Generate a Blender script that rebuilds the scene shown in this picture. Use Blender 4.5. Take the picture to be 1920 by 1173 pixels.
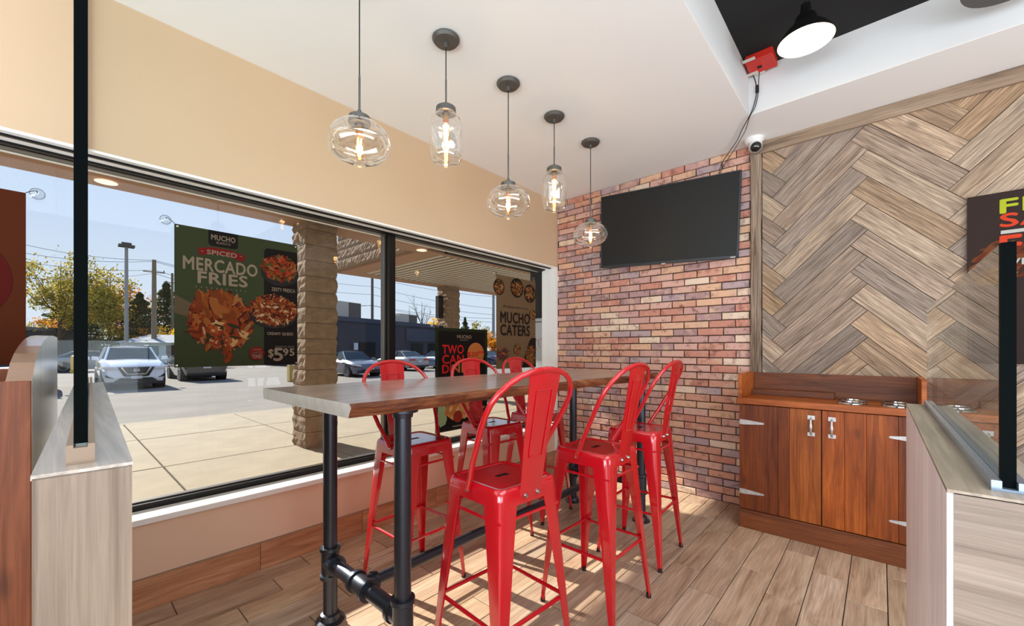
import bpy, bmesh, math, random
from mathutils import Vector, Matrix
from math import sin, cos, pi, radians, sqrt
for o in list(bpy.data.objects): bpy.data.objects.remove(o)
S = bpy.context.scene
COL = S.collection
R = random.Random(7)

# ---------------------------------------------------------------- camera, world, sun, added room fill, exposure
cd = bpy.data.cameras.new('camera'); cam = bpy.data.objects.new('camera', cd); COL.objects.link(cam)
cd.sensor_width = 36; cd.lens = 14.475; cd.shift_y = (655-586.5)/1920; cd.clip_end = 500; cd.clip_start = 0.02
CAMH = 1.24
cam.location = (0, 0, CAMH); cam.rotation_euler = (pi/2, 0, radians(41.85))
S.camera = cam
S.view_settings.view_transform = 'Standard'; S.view_settings.look = 'None'
S.view_settings.gamma = 1; S.view_settings.exposure = 0.0; S.view_settings.use_curve_mapping = False
S.cycles.max_bounces = 10; S.cycles.diffuse_bounces = 5; S.cycles.glossy_bounces = 5
S.cycles.transparent_max_bounces = 24; S.cycles.transmission_bounces = 6
S.cycles.caustics_reflective = False; S.cycles.caustics_refractive = False
S.cycles.sample_clamp_indirect = 6.0
S.cycles.use_denoising = True

w = bpy.data.worlds.new('sky'); S.world = w; w.use_nodes = True
nt = w.node_tree; bg = nt.nodes['Background']
tc = nt.nodes.new('ShaderNodeTexCoord'); sx = nt.nodes.new('ShaderNodeSeparateXYZ'); cr = nt.nodes.new('ShaderNodeValToRGB')
nt.links.new(tc.outputs['Generated'], sx.inputs[0]); nt.links.new(sx.outputs['Z'], cr.inputs[0]); nt.links.new(cr.outputs[0], bg.inputs[0])
e = cr.color_ramp.elements
e[0].position = 0.0; e[0].color = (0.80, 0.89, 1.0, 1); e[1].position = 1.0; e[1].color = (0.16, 0.34, 0.80, 1)
m_ = e.new(0.22); m_.color = (0.66, 0.78, 1.0, 1)
bg.inputs[1].default_value = 0.95

def light(name, kind, loc, energy, color=(1, 1, 1), rot=(0, 0, 0), **k):
    l = bpy.data.lights.new(name, kind); l.energy = energy; l.color = color
    for a, b in k.items(): setattr(l, a, b)
    o = bpy.data.objects.new(name, l); COL.objects.link(o); o.location = loc; o.rotation_euler = rot
    return o
sd = Vector((1, 0.14, -0.60))
sun = light('sun', 'SUN', (-20, 0, 20), 9.6, (1.0, 0.94, 0.85), angle=radians(0.6))
sun.rotation_euler = sd.to_track_quat('-Z', 'Y').to_euler()
light('fill_light_rear', 'AREA', (0.3, -2.8, 1.2), 345, (0.76, 0.885, 1.0), (radians(138), 0, 0), shape='RECTANGLE', size=5.0, size_y=1.8)  # added fill aimed upward to brighten the ceiling, no real lamp there
light('fill_light_side', 'AREA', (3.3, 0.3, 1.2), 215, (0.76, 0.885, 1.0), (radians(138), 0, radians(90)), shape='RECTANGLE', size=5.0, size_y=1.8)  # added side fill, also aimed upward to lift the room's brightness
light('fill_light_ceiling', 'AREA', (1.5, 0.4, 3.08), 120, (0.84, 0.93, 1.0), (0, 0, 0), shape='RECTANGLE', size=2.6, size_y=3.6)  # broad overhead fill added in place of lamps behind the camera

# ---------------------------------------------------------------- materials
def lin(c):
    def f(v):
        v /= 255.0
        return v/12.92 if v <= 0.04045 else ((v+0.055)/1.055)**2.4
    return (f(c[0]), f(c[1]), f(c[2]), 1)
class N:
    def __init__(s, m): s.t = m.node_tree
    def new(s, k, **kw):
        n = s.t.nodes.new('ShaderNode'+k)
        for a, b in kw.items(): setattr(n, a, b)
        return n
    def link(s, a, b): s.t.links.new(a, b)
def mat(name, c, rough=0.5, metal=0.0, spec=0.5, coat=0, bump=0, bscale=50, var=0, vscale=3, emit=None, estr=0, alpha=None):
    m = bpy.data.materials.new(name); m.use_nodes = True; n = N(m); p = m.node_tree.nodes['Principled BSDF']
    p.inputs['Base Color'].default_value = lin(c); p.inputs['Roughness'].default_value = rough
    p.inputs['Metallic'].default_value = metal; p.inputs['Specular IOR Level'].default_value = spec
    p.inputs['Coat Weight'].default_value = coat; p.inputs['Coat Roughness'].default_value = 0.08
    if emit: p.inputs['Emission Color'].default_value = lin(emit); p.inputs['Emission Strength'].default_value = estr
    t = n.new('TexCoord')
    if var:
        no = n.new('TexNoise'); no.inputs['Scale'].default_value = vscale; no.inputs['Detail'].default_value = 5
        n.link(t.outputs['Object'], no.inputs['Vector'])
        hs = n.new('HueSaturation'); hs.inputs['Color'].default_value = lin(c)
        mr = n.new('MapRange'); mr.inputs['From Min'].default_value = .3; mr.inputs['From Max'].default_value = .7
        mr.inputs['To Min'].default_value = 1-var; mr.inputs['To Max'].default_value = 1+var
        n.link(no.outputs[0], mr.inputs[0]); n.link(mr.outputs[0], hs.inputs['Value']); n.link(hs.outputs[0], p.inputs['Base Color'])
    if bump:
        no = n.new('TexNoise'); no.inputs['Scale'].default_value = bscale; no.inputs['Detail'].default_value = 4
        n.link(t.outputs['Object'], no.inputs['Vector'])
        b = n.new('Bump'); b.inputs['Strength'].default_value = bump; b.inputs['Distance'].default_value = 0.01
        n.link(no.outputs[0], b.inputs['Height']); n.link(b.outputs[0], p.inputs['Normal'])
    return m
def ramp(n, stops):
    r = n.new('ValToRGB'); el = r.color_ramp.elements
    el[0].position, el[0].color = stops[0][0], lin(stops[0][1]); el[1].position, el[1].color = stops[-1][0], lin(stops[-1][1])
    for p_, c in stops[1:-1]:
        q = el.new(p_); q.color = lin(c)
    return r
def wood(name, cols, axis='x', stretch=14, scale=3.0, rough=0.6, bump=0.25, tints=None, vval=0.25, coat=0, knots=True, island=False, fine=60, spec=0.4, dist=1.2, fmin=.78, fmax=1.18):
    m = bpy.data.materials.new(name); m.use_nodes = True; n = N(m); p = m.node_tree.nodes['Principled BSDF']
    t = n.new('TexCoord'); oi = n.new('ObjectInfo')
    ad = n.new('VectorMath', operation='MULTIPLY_ADD'); cb = n.new('CombineXYZ')
    for i in range(3): n.link(oi.outputs['Random'], cb.inputs[i])
    n.link(cb.outputs[0], ad.inputs[0]); ad.inputs[1].default_value = (37, 23, 51); n.link(t.outputs['Object'], ad.inputs[2])
    mp = n.new('Mapping'); sc = [stretch]*3; sc['xyz'.index(axis)] = 1.0; mp.inputs['Scale'].default_value = sc
    n.link(ad.outputs[0], mp.inputs[0])
    n1 = n.new('TexNoise'); n1.inputs['Scale'].default_value = scale; n1.inputs['Detail'].default_value = 8; n1.inputs['Distortion'].default_value = dist; n1.inputs['Roughness'].default_value = .62
    n.link(mp.outputs[0], n1.inputs['Vector'])
    r = ramp(n, cols); n.link(n1.outputs[0], r.inputs[0]); col = r.outputs[0]
    mp2 = n.new('Mapping'); s2 = [fine*2.2]*3; s2['xyz'.index(axis)] = fine/14; mp2.inputs['Scale'].default_value = s2
    n.link(ad.outputs[0], mp2.inputs[0])
    n2 = n.new('TexNoise'); n2.inputs['Scale'].default_value = 1.0; n2.inputs['Detail'].default_value = 4; n2.inputs['Distortion'].default_value = .6
    n.link(mp2.outputs[0], n2.inputs['Vector'])
    mr = n.new('MapRange'); mr.inputs['From Min'].default_value = .3; mr.inputs['From Max'].default_value = .7; mr.inputs['To Min'].default_value = fmin; mr.inputs['To Max'].default_value = fmax
    n.link(n2.outputs[0], mr.inputs[0])
    mx = n.new('Mix', data_type='RGBA', blend_type='MULTIPLY'); mx.inputs['Factor'].default_value = 1.0
    n.link(col, mx.inputs[6]); n.link(mr.outputs[0], mx.inputs[7]); col = mx.outputs[2]
    if knots:
        vo = n.new('TexVoronoi'); mk = n.new('Mapping'); ks = [5.5]*3; ks['xyz'.index(axis)] = 2.4; mk.inputs['Scale'].default_value = ks
        n.link(ad.outputs[0], mk.inputs[0]); n.link(mk.outputs[0], vo.inputs['Vector']); vo.inputs['Scale'].default_value = 1.0
        kr = n.new('MapRange'); kr.inputs['From Min'].default_value = .05; kr.inputs['From Max'].default_value = .13; kr.inputs['To Min'].default_value = .42; kr.inputs['To Max'].default_value = 1
        n.link(vo.outputs['Distance'], kr.inputs[0])
        mk2 = n.new('Mix', data_type='RGBA', blend_type='MULTIPLY'); mk2.inputs['Factor'].default_value = .8
        n.link(col, mk2.inputs[6]); n.link(kr.outputs[0], mk2.inputs[7]); col = mk2.outputs[2]
    wn = n.new('TexWhiteNoise', noise_dimensions='1D'); n.link(oi.outputs['Random'], wn.inputs['W'])
    if tints:
        tr = ramp(n, tints); tr.color_ramp.interpolation = 'CONSTANT' if len(tints) > 4 else 'LINEAR'
        n.link(wn.outputs['Value'], tr.inputs[0])
        mt = n.new('Mix', data_type='RGBA', blend_type='MULTIPLY'); mt.inputs['Factor'].default_value = 1.0
        n.link(col, mt.inputs[6]); n.link(tr.outputs[0], mt.inputs[7]); col = mt.outputs[2]
    hs = n.new('HueSaturation'); mv = n.new('MapRange'); mv.inputs['To Min'].default_value = 1-vval; mv.inputs['To Max'].default_value = 1+vval
    n.link(oi.outputs['Random'], mv.inputs[0]); n.link(mv.outputs[0], hs.inputs['Value']); n.link(col, hs.inputs['Color'])
    n.link(hs.outputs[0], p.inputs['Base Color'])
    p.inputs['Roughness'].default_value = rough; p.inputs['Coat Weight'].default_value = coat; p.inputs['Coat Roughness'].default_value = .2
    p.inputs['Specular IOR Level'].default_value = spec
    b = n.new('Bump'); b.inputs['Strength'].default_value = bump; b.inputs['Distance'].default_value = 0.006
    sm = n.new('Math', operation='ADD'); n.link(n1.outputs[0], sm.inputs[0]); n.link(n2.outputs[0], sm.inputs[1])
    n.link(sm.outputs[0], b.inputs['Height']); n.link(b.outputs[0], p.inputs['Normal'])
    return m
def glass(name, tint=(250, 253, 251), refl=1.0, base=0.0, rough=0.0):
    m = bpy.data.materials.new(name); m.use_nodes = True; n = N(m); nt = m.node_tree; nt.nodes.remove(nt.nodes['Principled BSDF'])
    out = nt.nodes['Material Output']; tr = n.new('BsdfTransparent'); tr.inputs[0].default_value = lin(tint)
    gl = n.new('BsdfGlossy'); gl.inputs['Roughness'].default_value = rough; gl.inputs[0].default_value = (1, 1, 1, 1)
    lw = n.new('LayerWeight'); lw.inputs[0].default_value = .5
    pw = n.new('Math', operation='POWER'); pw.inputs[1].default_value = 5; n.link(lw.outputs['Facing'], pw.inputs[0])
    fr = n.new('Math', operation='MULTIPLY_ADD'); fr.inputs[1].default_value = .96; fr.inputs[2].default_value = .04; n.link(pw.outputs[0], fr.inputs[0])
    mu = n.new('Math', operation='MULTIPLY_ADD'); mu.inputs[1].default_value = refl; mu.inputs[2].default_value = base; mu.use_clamp = True
    n.link(fr.outputs[0], mu.inputs[0])
    mx = n.new('MixShader'); n.link(mu.outputs[0], mx.inputs[0]); n.link(tr.outputs[0], mx.inputs[1]); n.link(gl.outputs[0], mx.inputs[2])
    n.link(mx.outputs[0], out.inputs[0])
    return m
M = {}
M['ceil'] = mat('ceiling_paint', (248, 248, 248), .9)
M['white'] = mat('white_paint', (246, 245, 243), .6)
M['beige'] = mat('beige_paint', (209, 181, 150), .85, bump=.02, bscale=200)
M['black_ceil'] = mat('black_ceiling', (22, 21, 21), .9)
M['greywall'] = mat('bulkhead_paint', (226, 226, 226), .85)
M['grout'] = mat('grout', (74, 60, 50), .9)
M['mortar'] = mat('mortar', (88, 66, 52), .95, bump=.5, bscale=120)
M['frame'] = mat('bronze_frame', (24, 21, 20), .35, .6)
M['frame_l'] = mat('bronze_frame_light', (96, 88, 80), .35, .5)
M['glass'] = glass('window_glass', (252, 254, 253), .22)
M['pane'] = glass('guard_glass', (240, 246, 243))
M['pglass'] = glass('pendant_glass', (253, 253, 252), 2.2, .12, .02)
M['edge'] = mat('glass_edge', (2, 6, 7), .5, 0, .03)
M['channel'] = mat('channel', (150, 128, 108), .45)
M['channel_c'] = mat('channel_clear', (150, 170, 190), .2, .6)
M['metal_b'] = mat('dark_metal', (104, 102, 100), .5, .6, var=.12, vscale=30)
M['pipe'] = mat('black_pipe', (74, 78, 88), .36, .8, bump=.03, bscale=150)
M['red'] = mat('red_enamel', (208, 10, 30), .27, .0, .6, coat=1, var=.05, vscale=4)
M['redseat'] = M['red']
M['rubber_and_slot_shade'] = mat('rubber_and_slot_shade', (40, 20, 20), .7)
M['chrome'] = mat('chrome', (205, 205, 205), .12, 1)
M['galv'] = mat('galvanised', (205, 205, 205), .42, .75, var=.1, vscale=40)
M['tvb'] = mat('tv_bezel', (52, 55, 62), .35, .4)
M['tvs'] = mat('tv_screen', (34, 34, 35), .42, 0, .25)
M['cable'] = mat('cable', (25, 25, 25), .5)
M['camw'] = mat('camera_white', (240, 240, 240), .35)
M['lens'] = mat('lens', (12, 12, 14), .08, 0, .8)
M['redbox'] = mat('red_box', (205, 38, 24), .5, emit=None)
M['label'] = mat('paper_label', (215, 208, 200), .7)
M['shade_b'] = mat('shade_black', (20, 19, 18), .4, .2)
M['shade_w'] = mat('shade_white', (245, 240, 230), .5)
M['shade_g'] = mat('shade_grey', (88, 88, 90), .6)
M['bulb_hot'] = mat('bulb_hot', (255, 245, 225), .5, emit=(255, 238, 212), estr=3.5)
M['filament'] = mat('filament', (255, 200, 120), .5, emit=(255, 196, 110), estr=38)
M['bulbglass'] = glass('bulb_glass', (255, 240, 214), 1.0, .02)
M['brass'] = mat('brass', (190, 140, 70), .35, .8)
# brick
def brick_mat():
    m = bpy.data.materials.new('brick'); m.use_nodes = True; n = N(m); p = m.node_tree.nodes['Principled BSDF']
    oi = n.new('ObjectInfo'); ge = n.new('NewGeometry'); a = n.new('Math', operation='ADD')
    n.link(oi.outputs['Random'], a.inputs[0]); n.link(ge.outputs['Random Per Island'], a.inputs[1])
    wn = n.new('TexWhiteNoise', noise_dimensions='1D'); n.link(a.outputs[0], wn.inputs['W'])
    r = ramp(n, [(0, (180, 144, 142)), (.14, (212, 156, 134)), (.3, (202, 158, 150)), (.44, (226, 180, 150)), (.56, (204, 142, 124)), (.68, (184, 160, 162)), (.8, (218, 172, 158)), (.92, (234, 208, 186)), (1, (168, 142, 142))])
    r.color_ramp.interpolation = 'CONSTANT'; n.link(wn.outputs['Value'], r.inputs[0])
    t = n.new('TexCoord'); ad = n.new('VectorMath', operation='MULTIPLY_ADD'); n.link(wn.outputs['Color'], ad.inputs[0]); ad.inputs[1].default_value = (9, 9, 9); n.link(t.outputs['Object'], ad.inputs[2])
    no = n.new('TexNoise'); no.inputs['Scale'].default_value = 16; no.inputs['Detail'].default_value = 7; no.inputs['Roughness'].default_value = .65; n.link(ad.outputs[0], no.inputs['Vector'])
    r2 = ramp(n, [(.3, (140, 104, 96)), (.48, (255, 255, 255)), (.62, (255, 255, 255)), (.74, (255, 236, 205))])
    n.link(no.outputs[0], r2.inputs[0])
    mx = n.new('Mix', data_type='RGBA', blend_type='MULTIPLY'); mx.inputs['Factor'].default_value = .75
    n.link(r.outputs[0], mx.inputs[6]); n.link(r2.outputs[0], mx.inputs[7])
    n3 = n.new('TexNoise'); n3.inputs['Scale'].default_value = 9; n3.inputs['Detail'].default_value = 8; n.link(ad.outputs[0], n3.inputs['Vector'])
    mr = n.new('MapRange'); mr.inputs['From Min'].default_value = .56; mr.inputs['From Max'].default_value = .7; n.link(n3.outputs[0], mr.inputs[0])
    m2 = n.new('Mix', data_type='RGBA'); n.link(mr.outputs[0], m2.inputs[0]); n.link(mx.outputs[2], m2.inputs[6]); m2.inputs[7].default_value = lin((216, 180, 156))
    n.link(m2.outputs[2], p.inputs['Base Color']); p.inputs['Roughness'].default_value = .85
    b = n.new('Bump'); b.inputs['Strength'].default_value = .6; b.inputs['Distance'].default_value = .006; n4 = n.new('TexNoise'); n4.inputs['Scale'].default_value = 70; n4.inputs['Detail'].default_value = 6
    n.link(ad.outputs[0], n4.inputs['Vector']); n.link(n4.outputs[0], b.inputs['Height']); n.link(b.outputs[0], p.inputs['Normal'])
    return m
M['brick'] = brick_mat()
M['barn'] = wood('barn_wood', [(.22, (110, 94, 86)), (.40, (158, 140, 126)), (.55, (190, 171, 154)), (.75, (220, 203, 186))], stretch=22, scale=2.2, rough=.85, bump=.9, fine=95, fmin=.62, fmax=1.28,
    tints=[(0, (255, 248, 238)), (.18, (226, 224, 226)), (.34, (250, 234, 214)), (.5, (230, 222, 216)), (.64, (255, 244, 230)), (.8, (216, 214, 215)), (.92, (252, 232, 206)), (1, (240, 236, 232))], vval=.14, dist=1.8)
M['barntrim'] = wood('barn_trim', [(.25, (98, 80, 66)), (.5, (150, 128, 108)), (.8, (172, 152, 132))], stretch=10, scale=1.2, rough=.85, bump=.4, vval=.05)
M['barntrim_z'] = wood('barn_trim_upright', [(.3, (58, 46, 38)), (.45, (124, 104, 88)), (.6, (158, 138, 120)), (.8, (188, 170, 152))], axis='z', stretch=26, scale=1.6, rough=.9, bump=1.0, vval=.05)
M['tile'] = wood('floor_tile', [(.25, (150, 122, 104)), (.45, (192, 168, 148)), (.6, (210, 190, 170)), (.8, (226, 208, 190))], axis='y', stretch=8, scale=1.7, rough=.42, bump=.18,
    tints=[(0, (255, 250, 244)), (.35, (246, 232, 214)), (.7, (236, 226, 218)), (1, (255, 244, 226))], vval=.10, knots=False)
M['cab'] = wood('stained_pine', [(.22, (94, 48, 18)), (.42, (140, 76, 30)), (.58, (164, 94, 40)), (.8, (194, 122, 56))], axis='z', stretch=9, scale=1.6, rough=.42, bump=.3,
    tints=[(0, (255, 240, 220)), (.3, (214, 190, 176)), (.55, (255, 226, 190)), (.8, (186, 160, 150)), (1, (255, 250, 240))], vval=.12)
M['cabx'] = wood('stained_pine_flat', [(.22, (120, 54, 20)), (.45, (168, 86, 34)), (.6, (190, 104, 44)), (.8, (212, 128, 62))], axis='x', stretch=9, scale=1.6, rough=.4, bump=.25, vval=.12)
M['cabd'] = wood('stained_pine_dark', [(.22, (66, 32, 15)), (.45, (104, 54, 26)), (.8, (136, 76, 38))], axis='x', stretch=9, scale=1.6, rough=.45, bump=.3, vval=.1)
M['lam'] = wood('laminate_upright', [(.25, (112, 95, 82)), (.5, (144, 126, 110)), (.8, (166, 148, 131))], axis='z', stretch=44, scale=1.0, dist=.5, fine=110, fmin=.82, fmax=1.12, rough=.38, bump=.08, vval=.02, knots=False)
M['lamx'] = wood('laminate_long_x', [(.25, (150, 138, 126)), (.5, (182, 170, 158)), (.8, (206, 196, 186))], axis='x', stretch=22, scale=1.3, rough=.32, bump=.12, vval=.02, knots=False, spec=.8, coat=.5)
M['lamy'] = wood('laminate_long_y', [(.25, (132, 116, 100)), (.5, (162, 146, 128)), (.8, (184, 168, 150))], axis='y', stretch=22, scale=1.3, rough=.4, bump=.08, vval=.02, knots=False)
M['lamp_side'] = wood('laminate_pale', [(.25, (214, 208, 208)), (.5, (230, 224, 224)), (.8, (242, 238, 238))], axis='z', stretch=18, scale=1.2, rough=.4, bump=.05, vval=.02, knots=False)
M['ttop'] = wood('table_top_wood', [(.2, (130, 108, 94)), (.45, (174, 154, 140)), (.6, (190, 172, 158)), (.85, (208, 192, 180))], axis='y', stretch=9, scale=1.2, rough=.28, bump=.05, vval=.0, coat=.6, spec=.7)
M['bark'] = wood('table_live_edge', [(.2, (58, 26, 14)), (.45, (104, 54, 32)), (.62, (146, 88, 54)), (.85, (196, 140, 92))], axis='y', stretch=5, scale=3, rough=.6, bump=.7, vval=.0)
M['endg_skylit'] = mat('table_end_grain_skylit', (222, 218, 216), .4, var=.08, vscale=30)  # near end grain, with the sky's pale reflection painted into its colour
M['arch'] = wood('arch_panel', [(.25, (214, 208, 204)), (.5, (230, 225, 221)), (.8, (240, 236, 233))], axis='z', stretch=12, scale=1.4, coat=1, spec=.9, rough=.3, bump=.05, vval=.0, knots=False)
M['archedge'] = mat('arch_edge', (150, 118, 100), .22, coat=.5)
M['sidew'] = mat('sidewalk_concrete', (158, 143, 120), .9, var=.10, vscale=2.5, bump=.25, bscale=60)
M['asph'] = mat('asphalt', (122, 114, 105), .95, var=.12, vscale=.8, bump=.4, bscale=40)
M['joint'] = mat('joint_dark', (120, 110, 96), .95)
M['cmu'] = mat('split_block', (136, 112, 88), .95, var=.16, vscale=9, bump=1.0, bscale=26)
M['beam'] = mat('canopy_beam', (160, 124, 100), .8, var=.04, vscale=1.5)
M['slat'] = mat('soffit_slat', (190, 178, 162), .6)
M['dark'] = mat('dark_void', (16, 14, 13), .9)
M['slatb'] = mat('soffit_back', (40, 34, 30), .9)
M['navy'] = mat('navy_cladding', (44, 47, 60), .8, var=.06, vscale=.6)
M['navyl'] = mat('navy_panel', (54, 60, 76), .8)
M['hvac'] = mat('rooftop_metal', (178, 170, 158), .7)
M['hvacd'] = mat('rooftop_metal_dark', (84, 78, 74), .7)
M['siding'] = mat('white_siding', (196, 200, 210), .8)
M['roof'] = mat('grey_roof', (140, 142, 150), .9)
M['brickd'] = mat('dark_brick_far', (92, 62, 60), .9)
M['winfar'] = mat('far_window', (60, 70, 84), .15, 0, .8)
M['yellow'] = mat('yellow_paint', (236, 186, 40), .6)
M['yblock'] = mat('yellow_block', (178, 150, 84), .8)
M['grass'] = mat('grass', (110, 120, 60), .95, var=.3, vscale=.3)
M['pole'] = mat('steel_pole', (150, 148, 146), .6, .3)
M['wpole'] = mat('timber_pole', (128, 112, 92), .9)
M['wire'] = mat('wire', (96, 100, 112), .7)
M['trunk'] = mat('tree_bark', (72, 58, 46), .95)
M['tyre'] = mat('tyre', (24, 24, 25), .8)
M['rim'] = mat('alloy', (150, 152, 156), .3, .8)
M['cglass'] = mat('car_glass', (34, 48, 52), .10, 0, .3)
M['blackp'] = mat('black_plastic', (20, 22, 26), .5)
M['headl'] = mat('headlight', (190, 195, 205), .08, .3, .9)
M['taill'] = mat('tail_light', (170, 20, 24), .15, 0, .7)
M['plate'] = mat('plate', (206, 208, 212), .5)
for k, c in dict(cwhite=(228, 232, 238), cblack=(34, 36, 40), cgrey=(66, 74, 92), csilver=(140, 142, 146), cblue=(70, 96, 140), cnavy=(40, 50, 72), cpick=(48, 46, 46)).items():
    M[k] = mat('car_paint_'+k[1:], c, .25, .25 if k != 'cwhite' else 0, .6, coat=1)
def leafmat(name, c, c2):
    m = bpy.data.materials.new(name); m.use_nodes = True; n = N(m); p = m.node_tree.nodes['Principled BSDF']
    ge = n.new('NewGeometry'); r = ramp(n, [(0, c), (1, c2)]); n.link(ge.outputs['Random Per Island'], r.inputs[0])
    n.link(r.outputs[0], p.inputs['Base Color']); p.inputs['Roughness'].default_value = .6
    p.inputs['Specular IOR Level'].default_value = .2
    tl = n.new('BsdfTranslucent'); n.link(r.outputs[0], tl.inputs[0]); mx = n.new('MixShader'); mx.inputs[0].default_value = .45
    n.link(p.outputs[0], mx.inputs[1]); n.link(tl.outputs[0], mx.inputs[2]); n.link(mx.outputs[0], m.node_tree.nodes['Material Output'].inputs[0])
    return m
M['leaf_g'] = leafmat('leaves_green_gold', (96, 104, 40), (206, 176, 70))
M['leaf_o'] = leafmat('leaves_orange', (150, 110, 34), (236, 150, 40))
M['leaf_y'] = leafmat('leaves_yellow', (220, 170, 30), (250, 205, 60))
M['leaf_c'] = leafmat('needles_dark', (34, 52, 32), (74, 88, 48))
def flat(name, c): 
    if name not in M: M[name] = mat(name, tuple(v*.86 for v in c) if 'transom' not in name and 'door' not in name else c, .75, spec=.12)
    return M[name]

# ---------------------------------------------------------------- mesh helpers
def wloc(o):
    v = Vector((0, 0, 0))
    while o: v += o.location; o = o.parent
    return v
class B:
    def __init__(s): s.v = []; s.f = []; s.mi = []
    def add(s, vs, fs, mi=0):
        k = len(s.v); s.v += [tuple(x) for x in vs]
        for f in fs: s.f.append(tuple(k+i for i in f)); s.mi.append(mi)
        return s
    def box(s, a, b, mi=0, rot=None, piv=None):
        x0, y0, z0 = a; x1, y1, z1 = b
        vs = [Vector(p) for p in ((x0, y0, z0), (x1, y0, z0), (x1, y1, z0), (x0, y1, z0), (x0, y0, z1), (x1, y0, z1), (x1, y1, z1), (x0, y1, z1))]
        if rot is not None:
            c = Vector(piv) if piv is not None else sum(vs, Vector())/8
            vs = [c + rot @ (v-c) for v in vs]
        return s.add(vs, [(0, 3, 2, 1), (4, 5, 6, 7), (0, 1, 5, 4), (1, 2, 6, 5), (2, 3, 7, 6), (3, 0, 4, 7)], mi)
    def obox(s, c, half, mat3, mi=0):
        c = Vector(c); hx, hy, hz = half
        vs = [c + mat3 @ Vector((a*hx, b*hy, d*hz)) for d in (-1, 1) for a, b in ((-1, -1), (1, -1), (1, 1), (-1, 1))]
        return s.add(vs, [(0, 3, 2, 1), (4, 5, 6, 7), (0, 1, 5, 4), (1, 2, 6, 5), (2, 3, 7, 6), (3, 0, 4, 7)], mi)
    def loft(s, rings, closed=True, cap=True, mi=0):
        k = len(rings[0]); vs = [p for r in rings for p in r]; fs = []
        for i in range(len(rings)-1):
            for j in range(k if closed else k-1):
                a = i*k+j; b = i*k+(j+1) % k; fs.append((a, b, b+k, a+k))
        if cap: fs.append(tuple(range(k))[::-1]); fs.append(tuple((len(rings)-1)*k+i for i in range(k)))
        return s.add(vs, fs, mi)
    def tube(s, path, r, n=8, cap=True, mi=0, closed=False):
        P = [Vector(p) for p in path]; rings = []; up = None
        rr = r if isinstance(r, (list, tuple)) else [r]*len(P)
        for i, p in enumerate(P):
            if closed: t = (P[(i+1) % len(P)]-P[i-1]).normalized()
            else: t = (P[min(i+1, len(P)-1)]-P[max(i-1, 0)]).normalized()
            if up is None: up = Vector((0, 0, 1)) if abs(t.z) < .9 else Vector((1, 0, 0))
            a = (up - t*up.dot(t))
            if a.length < 1e-5: a = t.orthogonal()
            a.normalize(); b = t.cross(a); up = a
            rings.append([p + (a*cos(2*pi*k/n)+b*sin(2*pi*k/n))*rr[i] for k in range(n)])
        if closed: rings.append(rings[0]); cap = False
        return s.loft(rings, True, cap, mi)
    def cyl(s, a, b, r, n=16, r2=None, mi=0): return s.tube([a, b], [r, r if r2 is None else r2], n, True, mi)
    def lathe(s, prof, c=(0, 0, 0), n=24, cap=False, mi=0, axis='z'):
        rings = []
        for r, z in prof:
            ring = []
            for k in range(n):
                x, y = r*cos(2*pi*k/n), r*sin(2*pi*k/n)
                q = (x, y, z) if axis == 'z' else ((x, z, y) if axis == 'y' else (z, x, y))
                ring.append((q[0]+c[0], q[1]+c[1], q[2]+c[2]))
            rings.append(ring)
        return s.loft(rings, True, cap, mi)
    def prism(s, poly, o, u, v, w, mi=0):
        """poly in (u,v); from origin o, thick vector w"""
        o, u, v, w = Vector(o), Vector(u), Vector(v), Vector(w); k = len(poly)
        a = [o+u*p[0]+v*p[1] for p in poly]; b = [q+w for q in a]
        fs = [tuple(range(k)), tuple(range(2*k-1, k-1, -1))] + [(i, (i+1) % k, (i+1) % k+k, i+k) for i in range(k)]
        return s.add(a+b, fs, mi)
    def build(s, name, mats, parent=None, smooth=False, bevel=0, fix=True, seg=2, at=None):
        me = bpy.data.meshes.new(name); off = wloc(parent) if parent is not None else Vector((0, 0, 0))
        base = Vector(at) if at is not None else off
        me.from_pydata([Vector(p)-base for p in s.v], [], s.f)
        if not isinstance(mats, (list, tuple)): mats = [mats]
        for m in mats: me.materials.append(M[m] if isinstance(m, str) else m)
        me.polygons.foreach_set('material_index', s.mi)
        if fix:
            bm = bmesh.new(); bm.from_mesh(me); bmesh.ops.recalc_face_normals(bm, faces=bm.faces); bm.to_mesh(me); bm.free()
        if smooth:
            me.polygons.foreach_set('use_smooth', [True]*len(me.polygons))
            me.set_sharp_from_angle(angle=radians(38))
        o = bpy.data.objects.new(name, me); COL.objects.link(o)
        if parent is not None: o.parent = parent
        if at is not None: o.location = base-off
        if bevel:
            b = o.modifiers.new('bevel', 'BEVEL'); b.width = bevel; b.segments = seg; b.limit_method = 'ANGLE'; b.angle_limit = radians(40)
        return o
def tag(o, label, cat, group=None, kind=None):
    if label: o['label'] = label
    if cat: o['category'] = cat
    if group: o['group'] = group
    if kind: o['kind'] = kind
    return o
def thing(name, label, cat, loc=(0, 0, 0), group=None):
    o = bpy.data.objects.new(name, None); COL.objects.link(o); o.location = loc; o.empty_display_size = .1
    return tag(o, label, cat, group)
def struct(o): o['kind'] = 'structure'; return o
def stuff(o): o['kind'] = 'stuff'; return o
def children(o): return [c for c in bpy.data.objects if c.parent == o]
KIDS = {}
def copy_tree(o, parent=None, kids=None):
    if kids is None:
        kids = {}
        for c in bpy.data.objects:
            if c.parent: kids.setdefault(c.parent.name, []).append(c)
    c = o.copy(); COL.objects.link(c)
    if parent: c.parent = parent
    for ch in kids.get(o.name, []): copy_tree(ch, c, kids)
    return c
def inst(name, me, parent, loc, rot=None, scale=None):
    o = bpy.data.objects.new(name, me); COL.objects.link(o); o.parent = parent; o.location = Vector(loc)-(wloc(parent) if parent else Vector())
    if rot: o.rotation_euler = rot
    if scale: o.scale = scale
    return o
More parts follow.
